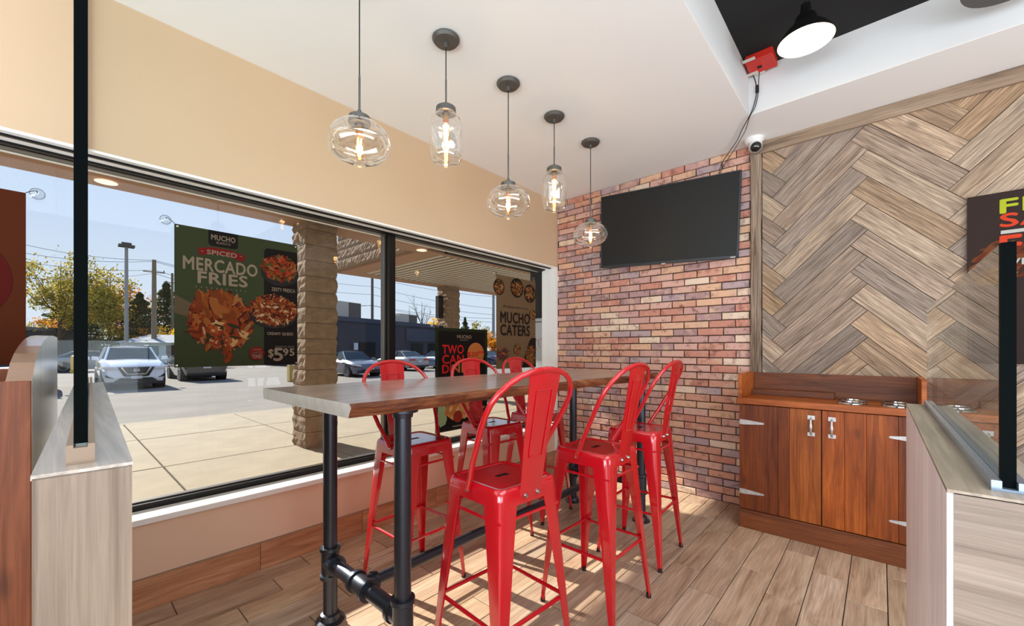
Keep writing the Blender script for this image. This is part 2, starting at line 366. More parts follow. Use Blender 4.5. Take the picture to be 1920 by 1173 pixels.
def text(s, name, m, parent, o, u, v, wd, ht, thick=.0008, weight=.0, align='c', shear=0, arc=0):
    """lettering fitted in a wd x ht box whose lower-left corner is o, axes u, v (world)"""
    cu = bpy.data.curves.new('txt', 'FONT'); cu.body = s; cu.size = 1; cu.offset = 0; cu.extrude = 0; cu.resolution_u = 3; cu.shear = shear; cu.space_character = 1.06
    to = bpy.data.objects.new('txt', cu); COL.objects.link(to)
    dg = bpy.context.evaluated_depsgraph_get(); dg.update()
    me = bpy.data.meshes.new_from_object(to.evaluated_get(dg)); bpy.data.objects.remove(to); bpy.data.curves.remove(cu)
    xs = [q.co.x for q in me.vertices]; ys = [q.co.y for q in me.vertices]
    x0, x1, y0, y1 = min(xs), max(xs), min(ys), max(ys)
    o, u, v = Vector(o), Vector(u), Vector(v); n = u.cross(v); off = wloc(parent)
    if weight >= .009:
        bm = bmesh.new(); bm.from_mesh(me); g0 = list(bm.verts)+list(bm.edges)+list(bm.faces); wv = .026
        for ki, (dx, dy) in enumerate(((wv, 0), (-wv, 0), (0, wv), (0, -wv))):
            r_ = bmesh.ops.duplicate(bm, geom=g0); bmesh.ops.translate(bm, verts=[v_ for v_ in r_['geom'] if isinstance(v_, bmesh.types.BMVert)], vec=(dx, dy, .00015*(ki+1)))
        bm.to_mesh(me); bm.free()
    for q in me.vertices:
        a = (q.co.x-x0)/(x1-x0); b = (q.co.y-y0)/(y1-y0)
        q.co = o+u*(a*wd)+v*(b*ht + arc*(1-(2*a-1)**2))+n*(thick+q.co.z)-off
    me.materials.append(M[m] if isinstance(m, str) else m)
    me.name = name; ob = bpy.data.objects.new(name, me); COL.objects.link(ob); ob.parent = parent
    return ob

# ================================================================ SETTING
XW, YB = -2.61, 3.66      # window wall plane, back wall plane
ZC, ZK = 2.835, 3.13      # white ceiling, black ceiling
XS, YS = -0.672, 3.17     # step of the ceiling, face of the bulkhead
HEAD, SILL = 2.128, .44
XF = -2.735               # inner face of window frame
# floor
fl = struct(B().box((XW-.3, -3.3, -.2), (3.6, YB+.1, -.012)).build('floor', 'grout'))
def plank_mesh(L, W, T, name='plank', g=.002):
    me = B(); a, b = W/2-g, L/2-g; c = .0015
    r = lambda x, y, z: [(-x, -y, z), (x, -y, z), (x, y, z), (-x, y, z)]
    me.loft([r(a, b, -T), r(a, b, -c), r(a-c, b-c, 0)])
    return me
PW, PL = .155, .605
pm = plank_mesh(PW, 1, .010)
base = plank_mesh(PL, PW, .011).build('floor_plank', 'tile', fl)
pmesh = base.data; bpy.data.objects.remove(base)
def cutplank(x0, x1, y0, y1):
    return (x0+x1)/2, (y0+y1)/2, (x1-x0)/PW, (y1-y0)/PL
rest = B(); cnt = 0
for k in range(-14, 26):
    x0 = -.44+PW*k; x1 = x0+PW
    if x1 < XW+.02 or x0 > 3.3: continue
    off = .01 - .2*(k)
    j = math.floor((-3.3-off)/PL)
    while off+j*PL < YB:
        y0, y1 = off+j*PL, off+(j+1)*PL; j += 1
        y0, y1 = max(y0, -3.2), min(y1, YB); a0, a1 = max(x0, XW), x1
        if y1-y0 < .02 or a1-a0 < .01: continue
        cx, cy, sx_, sy_ = cutplank(a0, a1, y0, y1)
        if y1 > .0 and a0 < .75 and cy-.2 > -cx*.2 - .4 and cx*.9+cy > -2.9:
            inst('floor_plank', pmesh, fl, (cx, cy, 0), scale=(sx_, sy_, 1)); cnt += 1
        else: rest.box((a0+.002, y0+.002, -.012), (a1-.002, y1-.002, 0))
stuff(rest.build('rear_planks', 'tile', fl))
# ceiling: white dropped part, bulkhead, black part
c = B(); c.box((XW-.3, -3.3, ZC), (XS, YB+.1, ZC+.05))
c.box((XS, YS, ZC), (3.6, YB+.1, ZC+.05))
ce = struct(c.build('ceiling', 'ceil'))
st = B(); st.box((XS-.05, -3.3, ZC+.002), (XS+.001, YS+.002, ZK+.02)); st.build('ceiling_step', 'greywall', ce)
st = B(); st.box((XS, YS-.001, ZC+.002), (3.6, YS+.05, ZK+.02)); st.build('bulkhead', 'greywall', ce)
B().box((XS-.04, -3.3, ZK), (3.6, YS+.04, ZK+.05)).build('black_ceiling', 'black_ceil', ce)
# walls
wl = B()
wl.box((-2.90, -3.3, -.2), (XW, YB, SILL-.03))
wl.box((-2.90, -3.3, HEAD), (XW, YB, ZC+.05))
wl.box((-2.685, 3.60, SILL-.03), (XW, YB, HEAD))
wl = struct(wl.build('wall_left', 'beige'))
M['bounce_apron'] = mat('beige_bounce_tint', (236, 204, 178), .8)  # beige wall below the sill, warm sun bounce painted into its colour
B().box((XW-.001, -3.2, .150), (XW+.0015, 3.60, SILL-.03)).build('bounce_apron', 'bounce_apron', wl)
# white reveals
B().box((-2.685, 3.592, SILL), (XW+.001, 3.601, HEAD)).build('jamb_lining', 'white', wl)
B().box((-2.78, 3.598, .156), (XW+.0025, YB-.006, HEAD+.001)).build('corner_strip', 'white', wl)
B().box((-2.90, -3.2, HEAD-.012), (-2.70, 3.664, HEAD)).box((-2.70, -3.2, HEAD-.012), (XW+.002, 3.601, HEAD)).build('head_lining', 'white', wl)
sb = B(); sb.box((-2.90, -3.2, SILL-.03), (XW+.018, 3.60, SILL)); sb.box((-2.90, 3.6, SILL-.03), (-2.70, 3.664, SILL)); struct(sb.build('trim_1', 'white', bevel=.004))
wf = struct(B().box((-2.9, -3.4, -.2), (3.6, -3.2, 3.3)).build('wall_front', 'beige'))
wr2 = struct(B().box((3.5, -3.4, -.2), (3.7, YB+.1, 3.3)).build('wall_far_right', 'beige'))
# baseboard of tile planks
bb = struct(B().box((XW-.001, -3.2, 0), (XW+.004, 3.64, .150)).build('baseboard_left', 'grout'))
M['tilebase'] = wood('baseboard_tile', [(.25, (156, 100, 68)), (.45, (190, 134, 98)), (.6, (206, 152, 114)), (.8, (222, 170, 134))], axis='y', stretch=8, scale=1.7, rough=.42, bump=.15, vval=.05, knots=False)
tm = B().box((0, -.3, 0), (.009, .3, .150)).build('baseboard_tile', 'tilebase', bb); tmd = tm.data; bpy.data.objects.remove(tm)
for k in range(-5, 5):
    y0 = .782+.613*k; y1 = min(y0+.610, 3.645)
    inst('baseboard_tile', tmd, bb, (XW+.003, (y0+y1)/2, .001), scale=(1, (y1-y0)/.6, 1))
B().box((XW, -3.2, .151), (XW+.010, 3.645, .156)).build('edge_trim', 'channel', bb)
# window frame + panes
win = struct(thing('window_1', None, None, (XF, 1.7, SILL)))
MUL = 1.705
def frame_bar(a, b, name='frame_bar', m='frame'): return B().box(a, b).build(name, m, win, bevel=.003)
XO = XF-.10
for (ya, yb) in ((-3.2, MUL-.028), (MUL+.028, 3.645)):
    frame_bar((XO, ya, SILL), (XF, yb, SILL+.030)); frame_bar((XO, ya, HEAD-.024), (XF, yb, HEAD-.012))
    frame_bar((XO+.03, ya, SILL+.030), (XF-.03, yb, SILL+.038), 'glazing_bead', 'frame_l'); frame_bar((XO+.03, ya, HEAD-.030), (XF-.03, yb, HEAD-.024), 'glazing_bead', 'frame_l')
frame_bar((XO, MUL-.028, SILL), (XF, MUL+.028, HEAD-.012), 'mullion')
frame_bar((XO+.01, MUL-.045, SILL+.030), (XF-.045, MUL-.028, HEAD-.024), 'glazing_bead', 'frame_l')
frame_bar((XO, -1.40, SILL+.030), (XF, -1.345, HEAD-.024), 'mullion')
for ya, yb in ((-3.2, -1.40), (-1.345, MUL-.028), (MUL+.028, 3.646)):
    B().box((XF-.055, ya, SILL+.030), (XF-.049, yb, HEAD-.024)).build('pane', 'glass', win)
# dark track under the head
tr = B(); tr.box((XW-.050, -3.2, HEAD-.022), (XW-.035, 3.575, HEAD-.012))
struct(tr.build('trim_2', 'frame'))

# brick wall ------------------------------------------------------------
XBR = -.76
wb = struct(B().box((-2.9, YB+.004, -.2), (XBR+.04, YB+.25, ZC+.04)).build('wall_back', 'mortar'))
BH, BLn = .0617, .2035
bm_list = []
for t in range(6):
    n = 10; q = B(); rr = random.Random(t); Lh, Hh = (BLn-.010)/2, (BH-.008)/2
    out = [(-Lh, -Hh), (-Lh*.35, -Hh), (Lh*.4, -Hh), (Lh, -Hh), (Lh, -.2*Hh), (Lh, Hh), (Lh*.3, Hh), (-Lh*.4, Hh), (-Lh, Hh), (-Lh, .1*Hh)]
    ring = lambda y, ins, jit: [(x*(1-ins/Lh)+rr.uniform(-jit, jit)*1.6, y+rr.uniform(-jit, jit)*.4, z*(1-ins/Hh)+rr.uniform(-jit, jit)) for x, z in out]
    r0 = ring(.014, 0, 0); r1 = [(x, .003, z) for x, z in [(a[0]+rr.uniform(-.0015, .0015), a[2]+rr.uniform(-.0012, .0012)) for a in r0]]
    r2 = ring(0, .004, .0012)
    q.loft([r0, r1, r2]); o = q.build('brick', 'brick', wb); bm_list.append(o.data); bpy.data.objects.remove(o)
cand = []
rows = int(ZC/BH)+1
for r in range(rows):
    z = (r+.5)*BH
    if z+BH/2 > ZC+.012: continue
    x = XBR - (BLn*.5 if r % 2 else 0) + BLn + R.uniform(-.01, .01)
    while x > XW:
        x1 = min(x, XBR); x0 = max(x-BLn, XW+.002); x -= BLn
        if x1-x0 < .015: continue
        hid = (-1.9 < x0 and x1 < -.95 and 2.12 < z < 2.6)
        cand.append((hid, -x1, x0, x1, z, r))
vis = sorted([q for q in cand if not q[0]], key=lambda q: q[1])
first = set(vis[:300]); st = B()
for q in cand:
    hid, _, x0, x1, z, r = q; sx_ = (x1-x0)/BLn; me = R.choice(bm_list); yo = R.uniform(-.003, .003)
    zz = min(z, ZC-BH/2)
    if q in first: inst('brick', me, wb, ((x0+x1)/2, YB-.008+yo, zz), scale=(sx_, 1, R.uniform(.96, 1.03)))
    else:
        vs = [((x0+x1)/2+p.co.x*sx_, YB-.008+yo+p.co.y, zz+p.co.z) for p in me.vertices]
        st.add(vs, [tuple(f.vertices) for f in me.polygons])
o = stuff(st.build('far_bricks', 'brick', wb))
# herringbone wall ------------------------------------------------------
XH0, XH1, ZH1 = XBR+.0, 2.2, 2.745
wr = struct(B().box((XBR+.04, YB+.004, -.2), (3.6, YB+.25, ZC+.04)).build('wall_right', 'dark'))
Wp, Lp = .127, .65; X0h, Z0h = -.525, 2.12
s2 = sqrt(2)
def clip(poly, f):
    out = []
    for i in range(len(poly)):
        a, b = poly[i], poly[(i+1) % len(poly)]; fa, fb = f(a), f(b)
        if fa >= 0: out.append(a)
        if (fa >= 0) != (fb >= 0):
            t = fa/(fa-fb); out.append((a[0]+(b[0]-a[0])*t, a[1]+(b[1]-a[1])*t))
    return out
xl, xr, zb, zt = XBR+.082, 2.15, .004, ZH1
def herr(a0, a1, b0, b1, slope):
    g = .0014; pts = [(a0+g, b0+g), (a1-g, b0+g), (a1-g, b1-g), (a0+g, b1-g)]
    P = [(X0h+(a-b)/s2, Z0h+(a+b)/s2) for a, b in pts]
    for f in (lambda p: p[0]-xl, lambda p: xr-p[0], lambda p: p[1]-zb, lambda p: zt-p[1]):
        P = clip(P, f)
        if len(P) < 3: return
    ar = abs(sum(P[i][0]*P[(i+1) % len(P)][1]-P[(i+1) % len(P)][0]*P[i][1] for i in range(len(P))))/2
    if ar < 2e-4: return
    cx, cz = X0h+((a0+a1)/2-(b0+b1)/2)/s2, Z0h+((a0+a1)/2+(b0+b1)/2)/s2
    th = R.uniform(.014, .021); an = pi/4 if slope > 0 else 3*pi/4
    ca, sa = cos(an), sin(an)
    L = [((x-cx)*ca+(z-cz)*sa, -(x-cx)*sa+(z-cz)*ca) for x, z in P]
    q = B(); me_c = (sum(p[0] for p in L)/len(L), sum(p[1] for p in L)/len(L))
    ins = [(me_c[0]+(p[0]-me_c[0])*.994, me_c[1]+(p[1]-me_c[1])*.985) for p in L]
    q.loft([[(p[0], .006, p[1]) for p in L], [(p[0], -th+.0015, p[1]) for p in L], [(p[0], -th, p[1]) for p in ins]])
    o = q.build('plank', 'barn'); o.parent = wr; o.location = (cx, YB, cz); o.rotation_euler = (0, -an, 0)
for n_ in range(-2, 4):
    for k in range(-18, 14):
        A0, B0 = k*Wp+n_*Lp, k*Wp-n_*Lp
        herr(A0, A0+Lp, B0, B0+Wp, 1)
        herr(A0+Lp, A0+Lp+Wp, B0+Wp-Lp, B0+Wp, -1)
t1 = struct(B().box((-.76, 0, -.045), (2.2, .03, .045)).build('trim_3', 'barntrim', bevel=.003)); t1.location = (0, YB-.034, 2.79)
q = B(); zz = [.0+.1*i for i in range(28)]
rg = []
for z in zz+[2.745]:
    a, b = R.uniform(-.003, .003), R.uniform(-.004, .004); rg.append([(-.758+a*.4, YB+.002, z), (-.682+b, YB+.002, z), (-.684+b, YB-.032+a, z), (-.756+a, YB-.034+b, z)])
q.loft(rg); struct(q.build('trim_4', 'barntrim_z', bevel=.004))

# ================================================================ OUTSIDE
pv = struct(B().box((-9.6, -9, -.3), (-2.9, 26, -.065)).build('pavement', 'joint'))
xb = [(-2.9, -4.3), (-4.3, -5.75), (-5.75, -7.7), (-7.7, -9.45)]
for bi, (xa, xc) in enumerate(xb):
    for k in range(-5, 12):
        y0 = .8+1.58*k; q = B(); g = .008
        q.box((xc+g, y0+g, -.08), (xa-g, y0+1.58-g, -.02+R.uniform(-.001, .001)))
        q.build('paving_slab', 'sidew', pv, bevel=.006, seg=1, at=((xa+xc)/2, y0+.79, -.02))
kb = struct(B().box((-9.62, -14, -.4), (-9.45, 30, -.022)).build('trim_5', 'sidew', bevel=.02))
lot = B(); lot.add([(-9.6, -60, -.16), (-9.6, 90, -.16), (-14, 90, -.28), (-14, -60, -.28), (-46, 90, -.28), (-46, -60, -.28)], [(0, 1, 2, 3), (3, 2, 4, 5)])
lot = struct(lot.build('ground', 'asph', fix=False))
lw = struct(B().box((-140, -120, -.5), (-46, 160, -.22)).build('lawn', 'grass'))
struct(B().box((-46.3, -60, -.4), (-46, 90, -.12)).build('trim_6', 'sidew'))
# rough block mesh
def rough_block(w_, d_, h_, name, m, seed, rib=False, nx=6, nz=4, amp=.014):
    rr = random.Random(seed); q = B(); rings = []
    per = []
    for s_ in range(4):
        for i in range(nx):
            t = i/nx
            per.append([(-1+2*t, -1), (1, -1+2*t), (1-2*t, 1), (-1, 1-2*t)][s_])
    for j in range(nz+1):
        z = -h_/2+h_*j/nz; ring = []
        for (a, b) in per:
            e_ = (j in (0, nz)) ; k = (rr.uniform(-.2, 1)*amp) if not e_ else -.003
            L = max(abs(a), abs(b)); ring.append((a*w_/2+(a/L)*k*(1 if abs(a) == 1 else .1), b*d_/2+(b/L)*k*(1 if abs(b) == 1 else .1), z))
        rings.append(ring)
    q.loft(rings); o = q.build(name, m); me = o.data; bpy.data.objects.remove(o); return me
blocks = [rough_block(.40, .40, .194, 'stone_block', 'cmu', s_) for s_ in range(4)]
def column(label, x, y, ztop):
    t = thing('block_column', label, 'column', (x, y, -.02))
    B().box((x-.18, y-.18, -.05), (x+.18, y+.18, ztop)).build('mortar_core', 'mortar', t)
    k = 0; z = -.02
    while z < ztop-.05:
        h = min(.2, ztop-z); inst('stone_block', R.choice(blocks), t, (x, y, z+.1), rot=(0, 0, R.choice((0, pi/2, pi, -pi/2))), scale=(1, 1, 1)); z += .2
    return t
ZS = 2.88
column('thick tan split-face block column on the sidewalk beside the green fries poster', -5.62, 2.336, ZS-.01)
c2 = column('smaller tan block column far out under the canopy above the black poster', -8.5, 6.98, ZS-.01)
B().box((-8.56, 6.60, 2.05), (-8.44, 6.76, 2.62)).build('speaker_panel', 'dark', c2)
B().box((-8.50, 6.62, 1.3), (-8.44, 6.76, 1.85)).build('speaker_panel', 'dark', c2)
# canopy
cn = thing('canopy', 'tan canopy over the sidewalk with slatted soffit and block fascia', 'canopy', (-5.6, 3, ZS))
q = B(); q.box((-5.85, -9, ZS), (-5.44, 4.1, ZS+.5)); q.box((-5.70, 4.1, ZS-.005), (-5.58, 18, ZS+.3)); q.build('beam', 'beam', cn, bevel=.004)
q = B(); q.box((-8.72, 4.1, ZS), (-8.32, 18, ZS+.35)); q.build('beam', 'beam', cn); 
q = B(); q.box((-8.32, 4.1, ZS), (-5.70, 4.5, ZS+.35)); q.build('beam', 'beam', cn)
q = B(); q.box((-5.44, -9, ZS+.009), (-2.9, 18, ZS+.5)); q.box((-8.32, 4.5, ZS+.009), (-5.44, 18, ZS+.35)); q.box((-8.7, 4.14, ZS+.3), (-2.9, 18, ZS+1.6)); q.box((-5.8, -9, ZS+.4), (-2.9, 18, ZS+1.6)); q.build('soffit_backing', 'dark', cn)
s1 = B().box((-2.5/2, -.054, 0), (2.5/2, .054, .006)).build('soffit_slat', 'slat'); s1m = s1.data; bpy.data.objects.remove(s1)
s1 = B().box((-2.6/2, -.054, 0), (2.6/2, .054, .006)).build('soffit_slat', 'slat'); s2m = s1.data; bpy.data.objects.remove(s1)
for k in range(-34, 90):
    y = -.151+.155*k+.0775
    if y < -4.5: continue
    inst('soffit_slat', s1m, cn, (-5.44+1.25, y, ZS+.004))
    if y > 4.55: inst('soffit_slat', s2m, cn, (-5.70-1.3, y, ZS+.004))
q = B(); q.box((-5.36, -9, ZS-.012), (-5.12, 4.0, ZS+.004)); q.build('edge_trim', 'slat', cn)
q = B(); q.box((-3.3, -9, ZS-.25), (-2.9, 18, ZS+.01)); q.build('sign_band', 'beam', cn)
fbm = [rough_block(.398, .12, .196, 'fascia_block', 'cmu', 20+s_, nx=9, amp=.016) for s_ in range(3)]
for r in range(6):
    for k in range(8):
        x = -8.55+.4*k + (.2 if r % 2 else 0)
        if x > -5.75: continue
        inst('fascia_block', R.choice(fbm), cn, (x, 4.08, ZS+.03+.1+.2*r))
for k in range(5):   # recessed soffit lights
    q = B(); q.lathe([(.0, 0), (.07, 0), (.085, -.006)], (-5.62 if k < 3 else -5.0, .35+1.85*k, ZS-.006), 20); 
    M.setdefault('downlight', mat('downlight', (255, 235, 205), .5, emit=(255, 226, 190), estr=1.1)); q.build('downlight', 'downlight', cn)
# pier beyond the window with pale door panel
pr = thing('entrance_door', 'pale door panel with handwriting below a dark transom, just past the window corner', 'door', (-2.9, 3.7, 0))
q = B(); q.box((-3.0, 3.665, -.02), (-2.9, 3.91, 2.88)); q.build('frame', 'frame', pr)
B().box((-2.98, 3.650, 1.60), (-2.69, 3.6635, 2.108)).build('transom_panel', flat('transom', (40, 38, 40)), pr)
B().box((-2.98, 3.646, 1.555), (-2.69, 3.6635, 1.59)).build('rail', 'siding', pr)
B().box((-2.98, 3.650, SILL), (-2.69, 3.6635, 1.545)).build('door_panel', flat('door_pale', (205, 208, 214)), pr)
q = B(); 
for a in range(3):
    cx = -2.87+.05*a; q.tube([(cx-.02+.028*cos(t*.6), 3.648, 1.30+.055*sin(t*.6)+.01*a) for t in range(9)], .002, 5)
q.build('handwriting', 'redbox', pr)
q = B().box((-2.86, 3.642, 1.02), (-2.80, 3.65, 1.12)); q.build('door_lock', 'galv', pr)

# poles, wires
def ray(px, py, d):
    lat = (px-960)/772*d; c_, s_ = cos(radians(41.85)), sin(radians(41.85))
    return Vector((lat*c_-d*s_, lat*s_+d*c_, CAMH+(655-py)*d/772))
def pole(name, label, px, ytop, d, r, m, arms=0, group=None):
    p = ray(px, ytop, d); t = thing(name, label, 'pole', (p.x, p.y, -.28))
    B().cyl((p.x, p.y, -.28), (p.x, p.y, p.z), r, 10, r*.7).build('shaft', m, t, smooth=True)
    if arms == 1:
        q = B(); q.box((p.x-.35, p.y-.5, p.z-.05), (p.x+.35, p.y+.5, p.z+.12)); q.box((p.x-.25, p.y-.3, p.z+.12), (p.x+.25, p.y+.3, p.z+.3)); q.build('lamp_head', 'hvacd', t)
    for k in range(arms-1):
        q = B(); z = p.z-1.3-k*1.9; q.box((p.x-.06, p.y-.9+k*.3, z-.05), (p.x+.06, p.y+.9, z+.05)); q.cyl((p.x, p.y+.8, z), (p.x, p.y+.8, z+.25), .06, 6); q.build('crossarm', m, t)
    return t
pole('light_pole', 'tall grey parking lot light pole rising behind the white car', 237, 462, 34, .16, 'pole', 1)
pole('utility_pole', 'brown timber utility pole between the light pole and the green poster', 289, 487, 44, .26, 'wpole', 2)
pole('utility_pole', 'dark slim pole right against the left edge of the green poster', 323, 512, 56, .2, 'wpole', 2)
pole('utility_pole', 'dark pole with insulators rising behind the rooftop units of the navy building', 698, 400, 60, .22, 'hvacd', 4)
pole('utility_pole', 'grey utility pole just left of the tan catering poster', 925, 480, 62, .26, 'pole', 3)
wires = [((40, 457), (289, 488), (520, 522)), ((40, 473), (289, 490), (520, 530)), ((40, 489), (289, 506), (520, 548)), ((40, 520), (289, 512), (520, 560)),
         ((520, 508), (698, 537), (925, 578)), ((520, 527), (698, 552), (925, 590)), ((520, 550), (698, 573), (925, 604)), ((700, 520), (925, 556), (1060, 582)), ((520, 570), (698, 572), (925, 597))]
for i, w3 in enumerate(wires):
    d0 = 44 if i < 4 else 60; P = [ray(a[0], a[1], d0) for a in w3]; path = []
    for a, b in ((P[0], P[1]), (P[1], P[2])):
        for k in range(7):
            t = k/6; p = a.lerp(b, t); p.z -= .5*4*t*(1-t)*.8; path.append(p)
    o = B().tube(path, .022, 4).build('power_line', 'wire')
    pos = ['topmost', 'second', 'third', 'lowest'][i] if i < 4 else ['topmost', 'second', 'third', 'rightmost', 'lowest'][i-4]
    tag(o, pos+(' overhead wire crossing the sky left of the green poster' if i < 4 else ' overhead wire crossing the sky above the navy building'), 'wire', 'power lines over the parking lot')
# buildings
def building(name, label, a, b, h, depth, m):
    """front wall from a to b (x,y)"""
    a, b = Vector((a[0], a[1], 0)), Vector((b[0], b[1], 0)); u = (b-a).normalized(); n = Vector((-u.y, u.x, 0))
    if n.x > 0: n = -n
    t = thing(name, label, 'building', (a.x, a.y, -.28))
    q = B(); q.prism([(0, 0), ((b-a).length, 0), ((b-a).length, depth), (0, depth)], (a.x, a.y, -.28), u, n, (0, 0, h+.28)); q.build('wall', m, t)
    return t, a, u, n
t, a, u, n_ = building('navy_building', 'long low navy blue building across the parking lot', (-37.3, 15.1), (-43.5, 36.2), 4.3, 6, 'navy')
Lb = (Vector((-43.5, 36.2, 0))-a).length
def onwall(t, a, u, n, s0, s1, z0, z1, name, m, out=.06):
    q = B(); o = a+u*s0+Vector((0, 0, z0))-n*out; q.prism([(0, 0), (s1-s0, 0), (s1-s0, z1-z0), (0, z1-z0)], o, u, (0, 0, 1), n*(out+.01)); return q.build(name, m, t)
onwall(t, a, u, n_, -.1, Lb+.1, 3.95, 4.4, 'parapet', 'navyl', .12)
onwall(t, a, u, n_, 12.6, Lb, 2.2, 3.7, 'sign_band', 'navyl', .1)
for k, s0 in enumerate((5.6, 13.6, 16.8)): onwall(t, a, u, n_, s0, s0+2.2, .0, 2.0, 'door_opening', 'dark')
onwall(t, a, u, n_, 19.8, 21.4, .4, 2.1, 'shop_window', 'siding', .08)
onwall(t, a, u, n_, 4.9, 5.4, 1.2, 1.9, 'notice_board', 'siding', .08)
for s0, s1, h, m, lab in ((4.4, 7.8, 1.9, 'hvac', 'larger rooftop air unit with a dark side, on the navy building'), (14.0, 17.2, 1.35, 'hvac', 'smaller grey rooftop air unit on the navy building right of the window mullion')):
    o = a+u*s0+n_*2; tt = thing('rooftop_unit', lab, 'air unit', (o.x, o.y, 4.3))
    q = B(); q.prism([(0, 0), (s1-s0, 0), (s1-s0, 2.4), (0, 2.4)], (o.x, o.y, 4.25), u, n_, (0, 0, h)); q.build('housing', m, tt)
    o2 = o+u*(s1-s0)*.52-n_*.05; q = B(); q.prism([(0, 0), ((s1-s0)*.47, 0), ((s1-s0)*.47, .1), (0, .1)], (o2.x, o2.y, 4.35), u, n_, (0, 0, h-.15)); q.build('louvre_panel', 'hvacd', tt)
    o3 = o-u*.7; q = B(); q.prism([(0, 0), (.7, 0), (.7, 1.2), (0, 1.2)], (o3.x, o3.y, 4.6), u, n_, (0, 0, h*.5)); q.build('hood', m, tt)
A_ = ray(20, 655, 46); B_ = ray(150, 655, 52)
t, a, u, n_ = building('dark_building', 'low dark grey building beyond the lot behind the arched panel', (A_.x, A_.y), (B_.x, B_.y), 3.75, 10, 'navy')
onwall(t, a, u, n_, 0, (B_-A_).length, 3.45, 3.85, 'parapet', 'cnavy', .1)
A_ = ray(224, 655, 41); B_ = ray(360, 655, 44)
t, a, u, n_ = building('white_house', 'low white building with pitched grey roof behind the white car', (A_.x, A_.y), (B_.x, B_.y), 2.0, 9, 'siding')
Lw = (Vector((B_.x, B_.y, 0))-a).length
q = B(); q.add([a+Vector((0, 0, 1.95))-u*.3-n_*.5, a+u*(Lw+.3)+Vector((0, 0, 1.95))-n_*.5, a+u*(Lw+.3)+n_*4.5+Vector((0, 0, 2.9)), a+u*1.5+n_*4.5+Vector((0, 0, 2.9)), a+u*(Lw+.3)+n_*9+Vector((0, 0, 1.95)), a+n_*9+Vector((0, 0, 1.95))], [(0, 1, 2, 3), (3, 2, 4, 5), (0, 3, 5)]); q.build('roof', 'roof', t, fix=False)
onwall(t, a, u, n_, 3.6, 6.0, .6, 1.7, 'brick_bay', 'brickd'); onwall(t, a, u, n_, 1.0, 3.0, .6, 1.6, 'window', 'winfar')
for s0 in (6.6, 7.5): onwall(t, a, u, n_, s0, s0+.55, .2, 1.5, 'window', 'winfar')
# trees
def tree(name, label, px, ytop, d, wid, m, kind='broad', n=2600, base_frac=.22, seed=0, leaf=.16, ybase=None):
    rr = random.Random(seed); p = ray(px, ytop, d); zb_ = -.28; H = p.z-zb_
    t = thing(name, label, 'tree', (p.x, p.y, zb_)); q = B(); lf = B()
    q.tube([(p.x, p.y, zb_), (p.x+.1, p.y, zb_+H*.35), (p.x, p.y+.1, zb_+H*.95)], [.035*H*.55, .02*H*.6, .02], 7)
    cents = []
    if kind != 'cone':
        for i in range(16):
            a = rr.uniform(0, 2*pi); h0 = rr.uniform(.2, .6)*H; h1 = min(H*.97, h0+rr.uniform(.15, .42)*H); rad = wid/2*rr.uniform(.45, 1.0)*(1-max(0, (h1/H-.6))*1.2)
            e_ = Vector((p.x+rad*cos(a), p.y+rad*sin(a), zb_+h1)); s_ = Vector((p.x, p.y, zb_+h0)); md = s_.lerp(e_, .5)+Vector((0, 0, -.04*H))
            q.tube([s_, md, e_], [.008*H, .005*H, .01], 5)
            cents += [(e_, .13*H), (md, .10*H)]
            if kind == 'bare':
                for j in range(5):
                    m2 = md.lerp(e_, rr.random()); q.tube([m2, m2+Vector((rr.uniform(-1, 1), rr.uniform(-1, 1), rr.uniform(.5, 1.6)))*.10*H], [.025, .008], 4)
    q.build('trunk', 'trunk', t)
    if kind == 'bare': return t
    for i in range(n):
        if kind == 'cone':
            h = rr.random()**1.5; rad = wid/2*(1-h)**.8*sqrt(rr.random())*(.75+.25*sin(h*60)); a = rr.uniform(0, 2*pi)
            c_ = Vector((p.x+rad*cos(a), p.y+rad*sin(a), zb_+.08*H+h*H*.92-rad*.25))
        else:
            cc, cr_ = rr.choice(cents); g = Vector((rr.gauss(0, 1), rr.gauss(0, 1), rr.gauss(0, .8)))*cr_*.42; c_ = cc+g
            if c_.z < zb_+H*base_frac: continue
        s_ = leaf*rr.uniform(.6, 1.3); v1 = Vector((rr.gauss(0, 1), rr.gauss(0, 1), rr.gauss(0, 1))).normalized()*s_; v2 = v1.orthogonal().normalized()*s_*.6
        lf.add([c_-v1, c_+v2, c_+v1, c_-v2], [(0, 1, 2, 3)])
    stuff(lf.build('foliage', m, t, fix=False)); return t
tree('deciduous_tree', 'big loose green and gold tree left of the dark glass post', 112, 478, 50, 11.5, 'leaf_g', n=5200, seed=1, leaf=.15)
tree('deciduous_tree', 'broad golden tree between the dark glass post and light pole', 205, 500, 52, 9.5, 'leaf_g', n=5200, seed=2, leaf=.17)
tree('deciduous_tree', 'orange topped tree right behind the light pole', 238, 515, 56, 7, 'leaf_o', n=2600, seed=9, leaf=.18)
tree('conifer_tree', 'dark conifer right of the light pole', 262, 548, 54, 10, 'leaf_c', 'cone', n=6500, seed=3, leaf=.17)
tree('conifer_tree', 'dark conifer behind the timber pole beside the green poster', 312, 528, 58, 11, 'leaf_c', 'cone', n=7500, seed=4, leaf=.18)
tree('conifer_tree', 'dark shaded conifer low behind the glass post', 170, 552, 60, 15, 'leaf_c', 'cone', n=7500, seed=5, leaf=.19)
tree('conifer_tree', 'dark shaded conifer between the two golden trees', 120, 560, 62, 15, 'leaf_c', 'cone', n=7500, seed=15, leaf=.19)
tree('small_tree', 'low orange autumn tree above the dark building', 98, 592, 56, 4.8, 'leaf_o', n=1500, seed=6, leaf=.16, base_frac=.05)
tree('small_tree', 'low yellow tree nearest the orange poster', 62, 598, 55, 5, 'leaf_y', n=1300, seed=16, leaf=.16, base_frac=.05)
